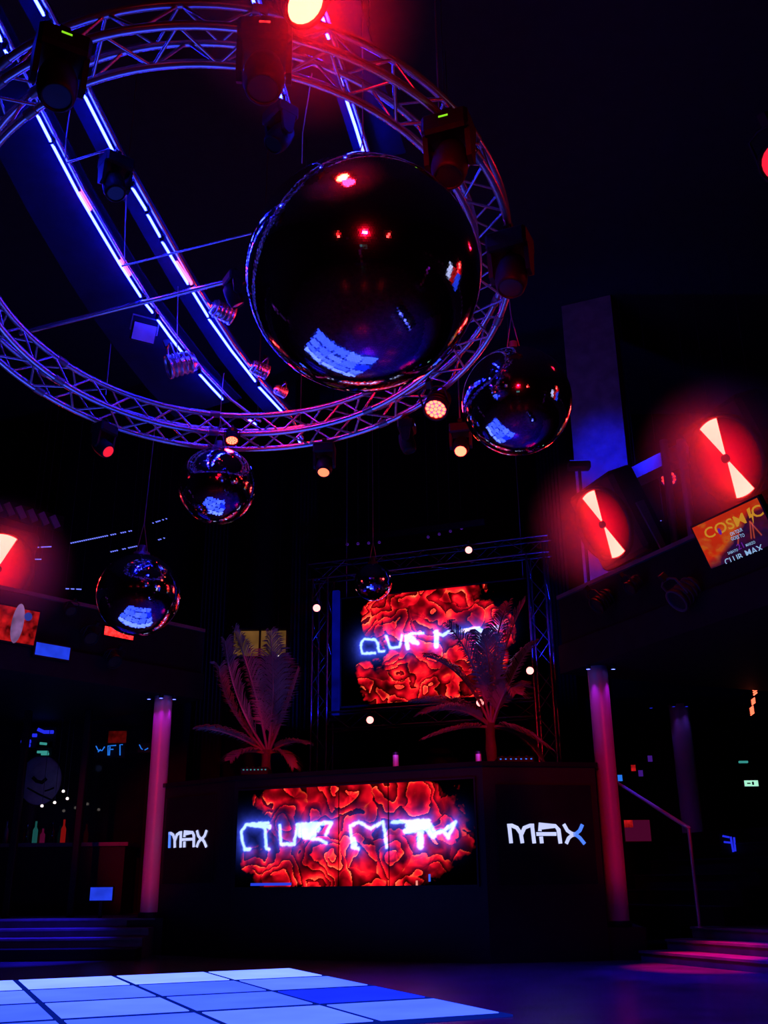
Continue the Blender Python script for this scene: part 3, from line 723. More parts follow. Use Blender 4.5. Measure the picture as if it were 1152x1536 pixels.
for px_, w_ in ((508, .0035), (583, .0025)):
    a, _ = SL.uv(px_, 1250); rgb[np.abs(X - a) < w_ * 1.6] *= .12
a0, b0 = SL.uv(376, 1329); a1, b1 = SL.uv(437, 1324); bar = (X > a0) & (X < a1) & (Y > b0) & (Y < b1); rgb[bar] = (.02, .05, .8)
a0, b0 = SL.uv(643, 1322); a1, b1 = SL.uv(645.5, 1311); bar = (X > a0) & (X < a1) & (Y > b0) & (Y < b1); rgb[bar] = (.05, .15, 1)
a0, b0 = SL.uv(624, 1330); a1, b1 = SL.uv(626.5, 1321); bar = (X > a0) & (X < a1) & (Y > b0) & (Y < b1); rgb[bar] = (1, .3, .25)
screen_mesh('picture', SL.o, SL.u, SL.v, WL, HL, nx, ny, rgb, ls, 'led_picture')
# MAX signs
GL = {'M': [[(178, 150), (190, 354)], [(160, 170), (205, 168), (258, 192), (296, 250), (308, 354)], [(302, 262), (338, 192), (400, 168), (440, 168)], [(419, 150), (432, 356)]],
      'A': [[(500, 228), (505, 174), (668, 174), (698, 212), (709, 359)], [(462, 258), (670, 258)], [(508, 284), (512, 356)]],
      'X': [[(758, 154), (792, 222), (830, 250), (872, 263)], [(770, 360), (800, 302), (832, 276), (872, 263)], [(850, 263), (890, 250), (925, 222), (958, 158)], [(850, 263), (890, 274), (922, 302), (967, 364)]]}
def max_sign(a, b, corners, label, blue):
    d = unit(b - a); nn = A(d[1], -d[0], 0); pl = Plane(a + nn * .03, d, UZ)
    (x0, y0), (x1, y1) = corners        # bottom-left and top-right pixels of the word
    ua, va = pl.uv(x0, y0); ub, vb = pl.uv(x1, y1)
    t = thing('wall_sign', label, 'sign', pl.at((ua + ub) / 2, va - .2)); Lw = ub - ua; Lh = vb - va
    s = MB(); s.box(pl.at((ua + ub) / 2, (va + vb) / 2, -.012), (Lw / 2 + .1, .01, .5), (d, nn, UZ)); s.build('panel', 'black_gloss', t)
    for ch, sts in GL.items():
        mbs = {}
        for i, st in enumerate(sts):
            pts = [(ua + (x - 155) / 830 * Lw, va + (358 - y) / 206 * Lh) for x, y in st]
            key = 'max_blue' if (ch, i) in blue else 'max_white'
            # split the stroke colour where the word is turned blue
            mbs.setdefault(key, MB()).ribbon(pts, .043 * Lw * (.92 if ch == 'X' else 1), pl.o, pl.u, pl.v, nn, .012)
        for k_, mb in mbs.items(): mb.build('letter', k_, t)
max_sign(BL0, BL1, ((252, 1272.5), (312.5, 1244.5)), 'white MAX sign on the left side panel of the booth', {('M', 0)})
max_sign(BR0, BR1, ((761.5, 1265.5), (877, 1236)), 'white MAX sign on the right side panel of the booth', {('X', 2), ('X', 3)})
# gear on the booth top
for (x, y, w_, lab, m_) in [(385, 1152, .34, 'dark mixer console with green lamps on the left of the booth', 'teal'), (772, 1164, .42, 'dark mixer console with blue lamps on the right of the booth', 'neon_cyan')]:
    p = onY(x, y, 12.4 if x < 500 else 11.6); p[2] = HB + .05; t = thing('mixer_console', lab, 'console', p)
    s = MB(); s.box(p + UZ * .05, (w_ / 2, .2, .05), None, .015); s.build('body', 'black', t)
    s = MB()
    for i in range(7): s.box(p + A(-w_ / 2 + .04 + i * (w_ - .08) / 6, -.201, .07), (.009, .003, .006))
    s.build('indicator_lamps', m_, t)
    for i in range(4): MB().cyl(p + A(-w_ / 3 + i * w_ / 4.5, -.05, .1), p + A(-w_ / 3 + i * w_ / 4.5, -.05, .12), .016, n=10).build('knob', 'grey_plastic', t)
for (x, y0_, y1_, lab) in [(594, 1172, 1150, 'short violet lit post on the booth counter centre'), (719, 1172, 1145, 'short violet lit post on the booth counter by the right palm')]:
    p = onY(x, 1170, 11.75); p[2] = HB + .05; t = thing('counter_post', lab, 'post', p)
    MB().cyl(p, p + UZ * .17, .035, n=14).build('post', 'pillar', t); MB().cyl(p, p + UZ * .02, .06, n=14).build('base', 'black', t)
    MB().cyl(p + UZ * .17, p + UZ * .2, .04, n=14).build('cap_lamp', 'black', t)
    lamp('SPOT', 'post_light', p + A(0, -.12, .22), (.3, .05, 1), 1.2, t, aim=p + UZ * .1, size=.01, spot=70)

# ================================================================== UPPER SCREEN AND ITS TRUSS FRAME
PU = azv(110)                                         # along the screen, to the right and nearer
SU = Plane(onY(640, 1000, 14.0), PU, UZ)
u0, v0 = SU.uv(512, 1052); u1, v1 = SU.uv(790, 866); _, vb = SU.uv(600, 1053)
SU = Plane(SU.at(u0, vb), PU, UZ); WU, HU = u1 - u0, v1 - vb - .03
us = thing('led_screen', 'tall rose patterned led screen with neon lettering hung above the stage', 'screen', SU.at(WU / 2, 0))
s = MB(); s.box(SU.at(WU / 2, HU / 2, -.04), (WU / 2 + .03, .035, HU / 2 + .03), (SU.u, SU.n, UZ)); s.build('casing', 'black', us)
nx, ny = 330, 230; X, Y = grid(WU, HU, nx, ny); fb = fbm(X * 5, Y * 5, 33)
rgb = roses(X + .35, Y + .2, 23, .50) * 1.1
mask = blob(SU, [(600, 905, 42, 45), (660, 895, 70, 38), (640, 930, 85, 48), (560, 925, 18, 30), (720, 935, 28, 45), (750, 945, 24, 30), (640, 990, 75, 50), (590, 1030, 42, 36), (548, 1012, 14, 20), (640, 1035, 60, 36), (710, 1010, 40, 40), (740, 985, 22, 30)], X, Y)
rgb = rgb * mask[..., None]
tu = [([(112, 572), (30, 570), (8, 600), (8, 640), (20, 682), (118, 678)], .009), ([(118, 574), (138, 600), (148, 668), (190, 664)], .010), ([(205, 545), (225, 600), (240, 636), (308, 632), (330, 540)], .011),
      ([(360, 545), (375, 640)], .022), ([(380, 570), (450, 600)], .028), ([(400, 527), (495, 522)], .012), ([(385, 545), (420, 575)], .03), ([(600, 512), (600, 625)], .028), ([(585, 515), (650, 540), (690, 515), (745, 508)], .014),
      ([(800, 505), (870, 495), (930, 485)], .022), ([(905, 495), (965, 520)], .040), ([(940, 530), (930, 590)], .02), ([(975, 522), (1040, 495), (1065, 470), (1082, 468), (1078, 492)], .013)]
rgb = neon(rgb, pxs(SU, tu, 540, 850, 5.236), X, Y, .055)
screen_mesh('picture', SU.o, SU.u, SU.v, WU, HU, nx, ny, rgb, us, 'led_picture')
for a in (.06, WU - .06):
    s = MB(); s.cyl(SU.at(a, HU, -.04), SU.at(a, HU, -.04) * A(1, 1, 0) + UZ * ZC, .006, n=5); s.build('suspension_cable', 'wire', us)
TRB = 'box trusses framing the upper screen'
def box_truss(p0, p1, side, label, w_=.24, bay=.3, matn='truss_black'):
    p0 = np.asarray(p0, float); p1 = np.asarray(p1, float); a = unit(p1 - p0); n1 = unit(side); n2 = np.cross(a, n1); L = np.linalg.norm(p1 - p0)
    t = thing('box_truss', label, 'truss', p0, TRB); cn = [(-1, -1), (1, -1), (1, 1), (-1, 1)]; h = w_ / 2
    for i, j in cn: MB().cyl(p0 + n1 * h * i + n2 * h * j, p1 + n1 * h * i + n2 * h * j, .017, n=7).build('chord', matn, t)
    nb = max(2, int(L / bay))
    for q in range(4):
        (i, j), (k, l) = cn[q], cn[(q + 1) % 4]
        for b in range(nb):
            x0 = p0 + a * L * b / nb; x1 = p0 + a * L * (b + 1) / nb
            e0, e1 = (n1 * h * i + n2 * h * j, n1 * h * k + n2 * h * l) if b % 2 == 0 else (n1 * h * k + n2 * h * l, n1 * h * i + n2 * h * j)
            MB().cyl(x0 + e0, x1 + e1, .008, n=5, caps=False).build('brace', matn, t)
    return t
xl, zb = SU.uv(487, 1088); _, zt = SU.uv(487, 862); xr, _ = SU.uv(818, 1000)
k_ = .10
box_truss(SU.at(xl, -1.6, k_), SU.at(xl, zt - .12, k_), SU.u, 'upright box truss left of the upper screen')
box_truss(SU.at(xr, -1.6, k_), SU.at(xr, zt - .12, k_), SU.u, 'upright box truss right of the upper screen behind the palm')
box_truss(SU.at(xl - .2, zt, k_), SU.at(xr + .2, zt, k_), UZ, 'horizontal box truss above the upper screen')
box_truss(SU.at(xl + .15, zb + .02, k_), SU.at(xr - .15, zb + .02, k_), UZ, 'horizontal box truss below the upper screen')
pa, pb0 = SU.uv(506, 1076); _, pt0 = SU.uv(506, 888)
s = MB(); s.box(SU.at(pa, (pb0 + pt0) / 2, .07), (.055, .03, (pt0 - pb0) / 2), (SU.u, SU.n, UZ), .01); t = thing('lit_post', 'upright post beside the upper screen glowing in place of blue light', 'lit post', SU.at(pa, pb0, .05)); s.build('diffuser', 'blue_light_glow', t)  # blue light on the screen side, put in as a glowing post
MB().box(SU.at(pa, pb0 - .03, .05), (.1, .06, .04), (SU.u, SU.n, UZ)).build('foot', 'black', t)
for (x, y, k, lab) in [(475, 912, .55, 'small round pale red lamp on the left upright truss'), (555, 1080, .5, 'small round pale red lamp under the upper screen'), (720, 1054, .5, 'small round pale red lamp behind the palm stem'),
                       (795, 1006, .5, 'small round pale red lamp right of the palm'), (703, 825, .5, 'small round pale red lamp above the upper screen')]:
    q = onP(x, y, SU.at(0, 0, .32), SU.n); par_can(q, toC(q), UZ, k, lab, 'par_pale', False, group='small lamps around the upper screen')
# row of tiny lamps high over the stage
for row, (xa, ya, xb, yb) in enumerate([(521, 815, 569, 812), (642, 804, 692, 791)]):
    for i in range(4):
        q = onY(xa + (xb - xa) * i / 3, ya + (yb - ya) * i / 3, 14.6); t = thing('batten_lamp', 'tiny violet lamp in the row %s' % ('behind the cable of the small mirror ball' if row == 0 else 'above the upper rose screen'), 'lamp', q, 'tiny violet lamps over the stage, row %s' % ('left' if row == 0 else 'right'))
        MB().lathe([(.0, .06), (.03, .05), (.035, -.03), (.03, -.03)], q, UZ, 12).build('shell', 'black', t); MB().cyl(q + UZ * .05, A(q[0], q[1], ZC), .004, n=4).build('hanger', 'cable', t); MB().disc(q - UZ * .028 + A(0, -.03, 0), A(0, -1, -.3), .022, 10).build('lens', emit('violet_dim', (.12, .02, .5), .35) if 'violet_dim' not in M else 'violet_dim', t)
s = MB(); s.box(onY(605, 806, 14.7) + UZ * .08, (1.3, .04, .04), (unit(PU), A(.34, .94, 0), UZ)); [s.cyl(onY(605, 806, 14.7) + UZ * .1 + PU * e_, (onY(605, 806, 14.7) + PU * e_) * A(1, 1, 0) + UZ * ZC, .006, n=5) for e_ in (-1.2, 1.2)]; single('lamp_batten', s, 'black', 'black batten carrying two rows of tiny violet lamps over the stage', 'batten')

# ================================================================== PALMS
def frond(root, ctrl, tip, t, ll, droop=.3, n=84):
    """one feather leaf: arching midrib with two rows of narrow leaflets"""
    root, ctrl, tip = [np.asarray(p, float) for p in (root, ctrl, tip)]
    B = lambda s_: root * (1 - s_) ** 2 + ctrl * 2 * s_ * (1 - s_) + tip * s_ * s_
    s = MB(); pts = [B(q) for q in np.linspace(0, 1, 12)]; s.tube(pts, [.017 * (1 - .8 * q) + .003 for q in np.linspace(0, 1, 12)], 5)
    for i in range(n):
        q = .16 + .84 * i / (n - 1); p = B(q); tg = unit(B(min(1, q + .02)) - B(max(0, q - .02)))
        sd = np.cross(tg, UZ); sd = unit(sd) if np.linalg.norm(sd) > .15 else A(1, 0, 0); upn = np.cross(sd, tg)
        L = 1.6 * ll * (math.sin(math.pi * min(1, .12 + .8 * q)) ** .7) * random.uniform(.85, 1.1)
        for sg in (-1, 1):
            d = unit(sd * sg * .8 + tg * .75 + upn * .28 + A(*[random.uniform(-.08, .08) for _ in range(3)]))
            m = p + d * L * .55; e = p + d * L - UZ * L * droop; w_ = tg * .0085
            s.add([p - w_ * .5, p + w_ * .5, m + w_, m - w_, e], [(0, 1, 2, 3), (3, 2, 4)])
    return s.build('frond', 'leaf', t)
def palm(cx_, cy_, Y, fr, label, zbase):
    c = onY(cx_, cy_, Y); g = A(c[0], c[1], zbase); t = thing('potted_palm', label, 'palm', g)
    MB().lathe([(.0, 0), (.17, 0), (.23, .36), (.25, .36), (.25, .40), (.21, .40), (.20, .34), (.0, .34)], g, UZ, 20).build('pot', 'pot', t)
    pts = [g + UZ * .3 + (c - g - UZ * .3) * q + A(.02 * math.sin(q * 5), 0, 0) for q in np.linspace(0, 1, 14)]
    MB().tube(pts, [.075 - .02 * q + (.012 if i % 2 else 0) for i, q in enumerate(np.linspace(0, 1, 14))], 9).build('stem', 'bark', t)
    for (qx, qy, tx, ty, dy, ll) in fr:
        frond(c + A(0, 0, -.05), onY(qx, qy, Y + dy * .5), onY(tx, ty, Y + dy), t, ll)
palm(737, 1085, 12.35, [(745, 980, 787, 902, -.1, .24), (735, 960, 762, 905, .35, .22), (715, 985, 672, 938, -.15, .26), (700, 1000, 640, 985, .2, .24), (735, 970, 722, 950, -.4, .24), (700, 1045, 620, 1052, -.35, .2),
                        (690, 1050, 636, 1070, -.55, .22), (695, 1085, 637, 1108, -.35, .16), (765, 1080, 826, 1124, -.3, .18), (770, 1000, 800, 965, .3, .22), (760, 1010, 775, 1040, -.45, .22), (780, 1090, 812, 1140, .1, .16)],
     'tall palm with feathery red lit leaves standing before the upper screen', .3)
palm(402, 1125, 13.2, [(345, 1050, 338, 962, -.2, .30), (330, 1060, 329, 1000, .1, .28), (385, 1030, 352, 945, -.3, .26), (415, 1030, 405, 948, -.2, .26), (425, 1040, 418, 985, .3, .28), (425, 1080, 449, 1003, -.1, .09), (435, 1105, 460, 1116, -.35, .15),
                       (350, 1095, 299, 1092, -.3, .2), (365, 1120, 345, 1140, -.4, .18), (425, 1120, 440, 1150, -.2, .16)],
     'dark palm with feathery leaves standing before the warm lit window', .3)

# ================================================================== RIGHT BALCONY DETAILS
def tilted(px, off, tilt, n, d):
    """plane hung on a balcony front, leaning to face down to the floor"""
    o = onP(px[0], px[1], RP + n * off, n) if n is NR else onP(px[0], px[1], LP + n * off, n)
    a = math.radians(tilt); f = unit(-n * math.cos(a) - UZ * math.sin(a)); u = unit(np.cross(UZ, f)); v = np.cross(f, u); return Plane(o, u, v)
PP = tilted((1038, 792), -.3, 24, NR, DR)
# plane origin is the top left corner; move it to the bottom left
_, hb = PP.uv(1066, 876); PP = Plane(PP.at(0, hb), PP.u, PP.v); HP = -hb; WP = HP * 1.55
ps = thing('poster_screen', 'orange event poster screen reading COSMIC and CLUB MAX on the right balcony', 'screen', PP.at(WP / 2, 0))
s = MB(); s.box(PP.at(WP / 2, HP / 2, -.03), (WP / 2 + .02, .028, HP / 2 + .02), (PP.u, PP.n, PP.v)); s.build('casing', 'black', ps)
nx, ny = 170, 110; X, Y = grid(WP, HP, nx, ny); n1 = fbm(X * 5, Y * 9, 3); n2 = fbm(X * 9 + Y * 3, Y * 14, 8); ux = X / WP; vy = Y / HP
sky = np.stack([.75 + .3 * n1, .035 + .30 * np.clip(n2 - .42, 0, 1) * 1.6 * (.35 + .65 * (n1 > .45)), .01 + .05 * np.clip(n2 - .5, 0, 1)], -1)
mt = np.clip((vy - (.26 + .50 * np.clip((ux - .16) * 1.6, 0, 1) + .16 * (n1 - .5))) * 9, 0, 1)[..., None]
night = np.stack([.03 + .25 * np.clip(n1 - .45, 0, 1), .006 * np.ones_like(n1), .035 + .12 * np.clip(n2 - .4, 0, 1)], -1)
rgb = sky * mt + night * (1 - mt); rgb *= (1 - .8 * np.clip(1.6 - vy * 6, 0, 1))[..., None]
for (a, b) in [((.70, .45), (.78, .70)), ((.78, .70), (.84, .44)), ((.74, .44), (.80, .67)), ((.50, .44), (.58, .62))]:
    d = seg_d(ux * 1.72, vy, (a[0] * 1.72, a[1]), (b[0] * 1.72, b[1])); rgb += np.exp(-(d / .012) ** 2)[..., None] * np.array([.8, .10, .02])
screen_mesh('picture', PP.o, PP.u, PP.v, WP, HP, nx, ny, rgb, ps, 'poster_picture')
emit('ink_yellow', (.85, .36, .03), .62); emit('ink_pale', (.30, .52, .85), .8); emit('ink_violet', (.22, .02, .5), .5)
def text_on(pl, txt, pa, pb, hgt, matn, parent, k=.004, name='lettering', space=1.0):
    """flat printed text running from pixel pa to pixel pb (baseline) on the plane"""
    a = A(*pl.uv(*pa)); b = A(*pl.uv(*pb)); L = np.linalg.norm(b - a); d = (b - a) / L; nn = A(-d[1], d[0])
    cu = bpy.data.curves.new('txt', 'FONT'); cu.body = txt; cu.space_character = space; cu.resolution_u = 3; cu.offset = .012
    ob = bpy.data.objects.new('txt', cu); COL.objects.link(ob); dg = bpy.context.evaluated_depsgraph_get(); dg.update()
    me = ob.evaluated_get(dg).to_mesh(); vs = np.array([v.co[:2] for v in me.vertices]); fs = [tuple(p.vertices) for p in me.polygons]
    mn = vs.min(0); mx = vs.max(0); vs = (vs - mn) / (mx - mn); bpy.data.objects.remove(ob, do_unlink=True); bpy.data.curves.remove(cu)
    s = MB(); P = [a + d * q[0] * L + nn * q[1] * hgt for q in vs]; s.add([pl.at(p[0], p[1], k) for p in P], fs)
    return s.build(name, matn, parent)
text_on(PP, 'COSM', (1061, 809), (1121, 784), .105, 'ink_yellow', ps)
text_on(PP, 'C', (1132, 778), (1147, 772), .11, 'ink_yellow', ps)
# lightning bolt standing for the I
a = A(*PP.uv(1127, 774)); s = MB(); sc_ = .13
s.add([PP.at(a[0] + x * sc_, a[1] + y * sc_, .004) for x, y in ((-.12, .55), (.22, .62), (.08, .12), (.3, .14), (-.1, -.6), (.0, -.08), (-.22, -.1))], [(0, 1, 2, 6), (6, 2, 5), (5, 2, 3, 4)]); s.build('lightning_bolt', 'ink_yellow', ps)
a = A(*PP.uv(1080, 797)); s = MB(); s.disc(PP.at(a[0], a[1], .005), PP.n, .034, 16, .022); s.build('violet_spot', 'ink_violet', ps)
text_on(PP, 'ON TOUR', (1097, 804), (1115, 796), .034, 'ink_pale', ps); text_on(PP, 'GOES TO', (1098, 811), (1118, 804.5), .034, 'ink_pale', ps)
text_on(PP, 'SABATO', (1093, 832), (1108, 826), .026, 'ink_pale', ps); text_on(PP, '21', (1108, 825), (1117, 821), .055, 'ink_violet', ps); text_on(PP, 'MARZO', (1120, 820), (1134, 814.5), .026, 'ink_pale', ps)
text_on(PP, 'CLUB', (1090, 848), (1116, 838), .062, 'ink_pale', ps); text_on(PP, 'MAX', (1121, 835), (1147, 825), .062, 'ink_pale', ps)
text_on(PP, 'MUSIC FOR PEOPLE', (1116, 844), (1143, 834), .024, 'ink_pale', ps); text_on(PP, 'INFO - PRENOTAZIONI', (1101, 855), (1145, 839.5), .010, 'ink_pale', ps)
for a_ in (.12, WP - .12):
    s = MB(); s.box(PP.at(a_, HP * .7, -.12), (.02, .08, .03), (PP.u, PP.n, PP.v)); s.build('mount', 'alu_dark', ps)
# pier behind the lamps, lit blue, and the beam beyond
pier = MB(); q0 = onY(862, 700, 13.2); q1 = onY(942, 700, 12.9); q0[2] = q1[2] = 0
d_ = unit(q1 - q0); nn = A(-d_[1], d_[0], 0); pier.prism([q0 + UZ * (ZU + .35), q1 + UZ * (ZU + .35), q1 + nn * .4 + UZ * (ZU + .35), q0 + nn * .4 + UZ * (ZU + .35)], UZ * (ZC - ZU - .36))
mat('pier', (.3, .28, .3), .6); struct('wall_pier', pier, 'pier')
pm = onY(905, 672, 13.0); lp = (q0 + q1) / 2 - nn * 1.5 + UZ * 5.75
t = thing('pier_fill_lamp', 'small blue lamp and stand added to light the pier', 'stage light', lp)  # unseen lamp and stand added to put blue on the pier
s = MB(); s.box(lp - UZ * .05, (.14, .07, .05), None, .015); s.build('body', 'black', t); MB().box(lp + A(0, 0, .004), (.12, .05, .004)).build('lens', 'spot_dimblue', t); MB().cyl(A(lp[0], lp[1], ZU + .34), lp - UZ * .1, .02, n=8).build('stand', 'black', t)
lamp('SPOT', 'wash', lp + UZ * .03, (.002, .008, 1), 260, t, aim=pm - UZ * .15, size=.05, spot=44, blend=1)
bm_ = MB(); b0 = onP(940, 712, RP + NR * .9, NR); b1 = onP(1120, 622, RP + NR * .9, NR); bd = unit(b1 - b0)
bm_.box((b0 + b1) / 2 - UZ * .09, (np.linalg.norm(b1 - b0) / 2, .12, .09), (bd, np.cross(UZ, bd), UZ))
t = thing('roof_beam', 'blue lit steel beam sloping above the right balcony between the two red lamps', 'beam', (b0 + b1) / 2); bm_.build('beam_web', 'pier', t)
lamp('SPOT', 'beam_wash', (b0 * .7 + b1 * .3) - NR * .35 + UZ * .35, (.004, .012, 1), 110, t, aim=b0 * .75 + b1 * .25, size=.05, spot=90, blend=1)
for (x, y, lab) in [(1005, 745, 'dark steel post between the two red lamps on the right balcony'), (1030, 735, 'second dark steel post beside the poster screen lamp')]:
    q = onP(x, y, RP + NR * .6, NR); s = MB(); s.cyl(A(q[0], q[1], ZU + .34), A(q[0], q[1], onP(x, 655, RP + NR * .6, NR)[2]), .05, n=12); single('steel_post', s, 'alu_dark', lab, 'post')
c = onP(1003, 718, RP + NR * 1.6, NR); par_can(c, toC(c), UZ, 1.0, 'red led par light seen behind the posts on the right balcony', 'warm_red')
# clutter lamps clamped under the parapet
for (x, y, k, lab) in [(900, 905, .9, 'dark par can under the parapet below the first red lamp'), (1022, 895, 1.1, 'dark shiny par can under the poster screen'), (948, 880, .7, 'small dark par can on the parapet front')]:
    q = onP(x, y, RP - NR * .3, NR); par_can(q, -NR - UZ * .9 + DR * .2, UZ, k, lab, 'lens_dark', False, 'grey_plastic' if 'shiny' in lab else 'black')
# dotted glowing rows; the left ones stand for strips reflected in glass
def dotted(p, q, n, label, matn='led_dots', r=.012):
    t = thing('dotted_row', label, 'light string', p); MB().cyl(p, q, .006, n=5).build('cord', 'cable', t); s = MB()
    for e_ in (p, q): MB().cyl(e_, A(e_[0], e_[1], ZC), .003, n=4).build('hanger', 'cable', t)
    for i in range(n):
        if random.random() < .22: continue
        s.box(p + (q - p) * (i + .5) / n, (r * 1.3, r, r * .6))
    s.build('lamps', matn, t)
for (x0, y0, x1, y1, off, n, lab) in [(925, 762, 960, 762, 1.5, 12, 'row of small blue lights on the right gallery behind the first lamp'), (958, 782, 996, 781, 1.6, 14, 'row of small blue lights low on the right gallery'), (1043, 690, 1072, 688, 1.5, 10, 'row of small blue lights beside the second red lamp'), (1100, 656, 1134, 652, 1.5, 10, 'row of small blue lights above the poster screen')]:
    dotted(onP(x0, y0, RP + NR * off, NR), onP(x1, y1, RP + NR * off, NR), n, lab, 'led_dots', .007)
for (x0, y0, x1, y1, off, n, lab) in [(105, 815, 198, 796, 2.0, 30, 'long row of small blue lights over the left gallery'), (165, 828, 206, 819, 2.0, 14, 'short row of small blue lights over the low mirror ball'), (228, 785, 253, 777, 2.0, 10, 'row of small blue lights right of the ball cable'), (234, 811, 250, 806, 2.0, 6, 'very short row of small blue lights right of the ball cable'),
                                      (53, 821, 77, 820, 2.2, 9, 'row of small blue lights near the left red lamp'), (43, 839, 62, 839, 2.2, 7, 'row of small blue lights beside the left red lamp'), (98, 883, 122, 884, 2.2, 9, 'low row of small blue lights in the left gallery')]:
    dotted(onP(x0, y0, LP + NL * off, NL), onP(x1, y1, LP + NL * off, NL), n, lab, 'led_dots', .010)

# ================================================================== LEFT BALCONY DETAILS
def flat_screen(corn, off, label, face, tilt=10, name='monitor', n=NL, d=DL, P0=None, kids=None):
    (x0, y0), (x1, y1) = corn; pl = tilted((x0, y0), off, tilt, n, d); a1, b1 = pl.uv(x1, y1); w_ = abs(a1); h_ = abs(b1)
    t = thing(name, label, 'screen', pl.at(a1 / 2, b1))
    s = MB(); s.box(pl.at(a1 / 2, b1 / 2, -.03), (w_ / 2 + .02, .028, h_ / 2 + .02), (pl.u, pl.n, pl.v)); s.build('casing', 'black', t)
    MB().box(pl.at(a1 / 2, b1 / 2, .001), (w_ / 2, .002, h_ / 2), (pl.u, pl.n, pl.v)).build('display', face, t)
    s = MB(); s.box(pl.at(a1 / 2, b1 / 2, -.12), (.05, .08, .05), (pl.u, pl.n, pl.v)); s.build('mount', 'alu_dark', t); return t, pl, a1, b1
t, pl, a1, b1 = flat_screen(((-8, 905), (50, 968)), -.3, 'red picture screen with a pale capsule shape under the left red lamp', 'red_dimpanel')
cx_, cy_ = pl.uv(26, 935); s = MB(); s.disc(pl.at(cx_, cy_, .006), pl.n, .23, 20, .075, pl.v); s.build('capsule', emit('capsule', (.55, .25, .7), .35, flick=.5, scale=6), t)
cx_, cy_ = pl.uv(42, 925); s = MB(); s.disc(pl.at(cx_, cy_, .006), pl.n, .05, 14); s.build('blue_spot', emit('blue_spot', (.03, .06, .5), .5), t)
flat_screen(((55, 963), (103, 990)), -.25, 'small blank blue monitor on the left balcony front', 'blue_screen', 4)
c = onP(178, 950, LP - NL * .15, NL); t = thing('light_box', 'glowing orange red light box under the low mirror ball', 'lamp', c)
MB().box(c + NL * .05, (.22, .06, .07), (DL, NL, UZ), .012).build('body', 'black', t); MB().box(c - NL * .012, (.21, .004, .055), (DL, NL, UZ)).build('diffuser', 'warm_red', t)
c = onP(35, 770, LP + NL * 1.2, NL); t = thing('vent_grille', 'slatted vent grille lit red above the left red lamp', 'grille', c)
for i in range(7): MB().box(c + DL * (-.55 + .17 * i), (.05, .02, .09), (unit(DL + UZ * .7), NL, unit(UZ - DL * .7)), .005).build('slat', 'pier', t)
MB().box(c + NL * .03, (.62, .01, .12), (DL, NL, UZ)).build('back', 'black', t)
for (x, y, k, lab) in [(135, 955, .8, 'dark par can on the left balcony beside the glowing light box'), (170, 990, .8, 'dark par can hanging under the left balcony edge'), (105, 915, .6, 'small dark par can on the left parapet')]:
    q = onP(x, y, LP - NL * .3, NL); par_can(q, -NL - UZ * .9, UZ, k, lab, 'lens_dark', False, 'grey_plastic' if 'shiny' in lab else 'black')

# ================================================================== UNDER THE LEFT BALCONY
for i, (x, yb) in enumerate([(105, 1378), (8, 1378)]):
    q = onY(x, yb, 13.6); q[2] = .41; s = MB(); s.box(q + UZ * 1.3, (.045, .045, 1.3), None, .01)
    single('partition_post', s, 'black', ['slim upright post of the dark glass partition by the stair', 'slim upright post of the dark glass partition near the corner'][i], 'post')
gp = [onY(x, 1378, 13.65) for x in (10, 103, 108, 208)]
for (a, b, lab) in ((gp[0], gp[1], 'dark glass partition pane left of the upright post'), (gp[2], gp[3], 'dark glass partition pane between the post and the left pillar')):
    s = MB(); s.box(A((a[0] + b[0]) / 2 * 1.12, 15.32, 1.75), ((b[0] - a[0]) * .5, .01, 1.3)); single('glass_pane', s, 'glass_dark', lab, 'glass pane')
q = onY(151, 1351, 13.1); t = thing('monitor', 'small bright blue monitor low on the left platform', 'screen', A(q[0], q[1], .41))
_w = .135; MB().box(A(q[0], q[1] + .03, q[2] + .075), (_w + .012, .025, .09), None, .008).build('casing', 'black', t); MB().box(A(q[0], q[1], q[2] + .078), (_w, .006, .075)).build('display', 'blue_screen', t)
MB().box(A(q[0], q[1] + .03, (.41 + q[2]) / 2), (.02, .02, max(.01, (q[2] - .41) / 2))).build('foot', 'black', t)
def glow_strokes(pts, Y, label, r, matn, back=None):  # glowing strokes, mostly standing for reflections and blurred screens
    P = [[onY(x, y, Y) for x, y in st] for st in pts]; t = thing('glow_mark', label, 'glow mark', P[0][0])
    for st in P: MB().tube(st, r, 6).build('neon_tube', matn, t)
    al = np.array([p for st in P for p in st]); c_ = (al.min(0) + al.max(0)) / 2; h_ = (al.max(0) - al.min(0)) / 2
    MB().box(A(c_[0], Y + .05, c_[2]), (h_[0] + .03, .015, h_[2] + .03)).build('backing', back or 'black', t); MB().cyl(A(c_[0], Y + .05, c_[2]), A(c_[0], 15.35, c_[2]), .012, n=6).build('wall_bracket', 'black', t); return t
glow_strokes([[(144, 1119), (147, 1125), (153, 1126), (157, 1120)], [(147, 1128), (151, 1124)], [(162, 1133), (162, 1119), (174, 1118)], [(166, 1124), (170, 1124)], [(164, 1133), (165, 1120)], [(180, 1133), (180, 1117), (184, 1117)]], 14.6, 'small blue glowing strokes imitating a reflected screen behind the dark glass', .008, 'neon_cyan')
glow_strokes([[(209, 1117), (212, 1123), (214, 1124)], [(217, 1125), (221, 1123), (222, 1122)]], 14.7, 'broken blue glowing squiggle beside the left pillar', .007, 'neon_cyan')
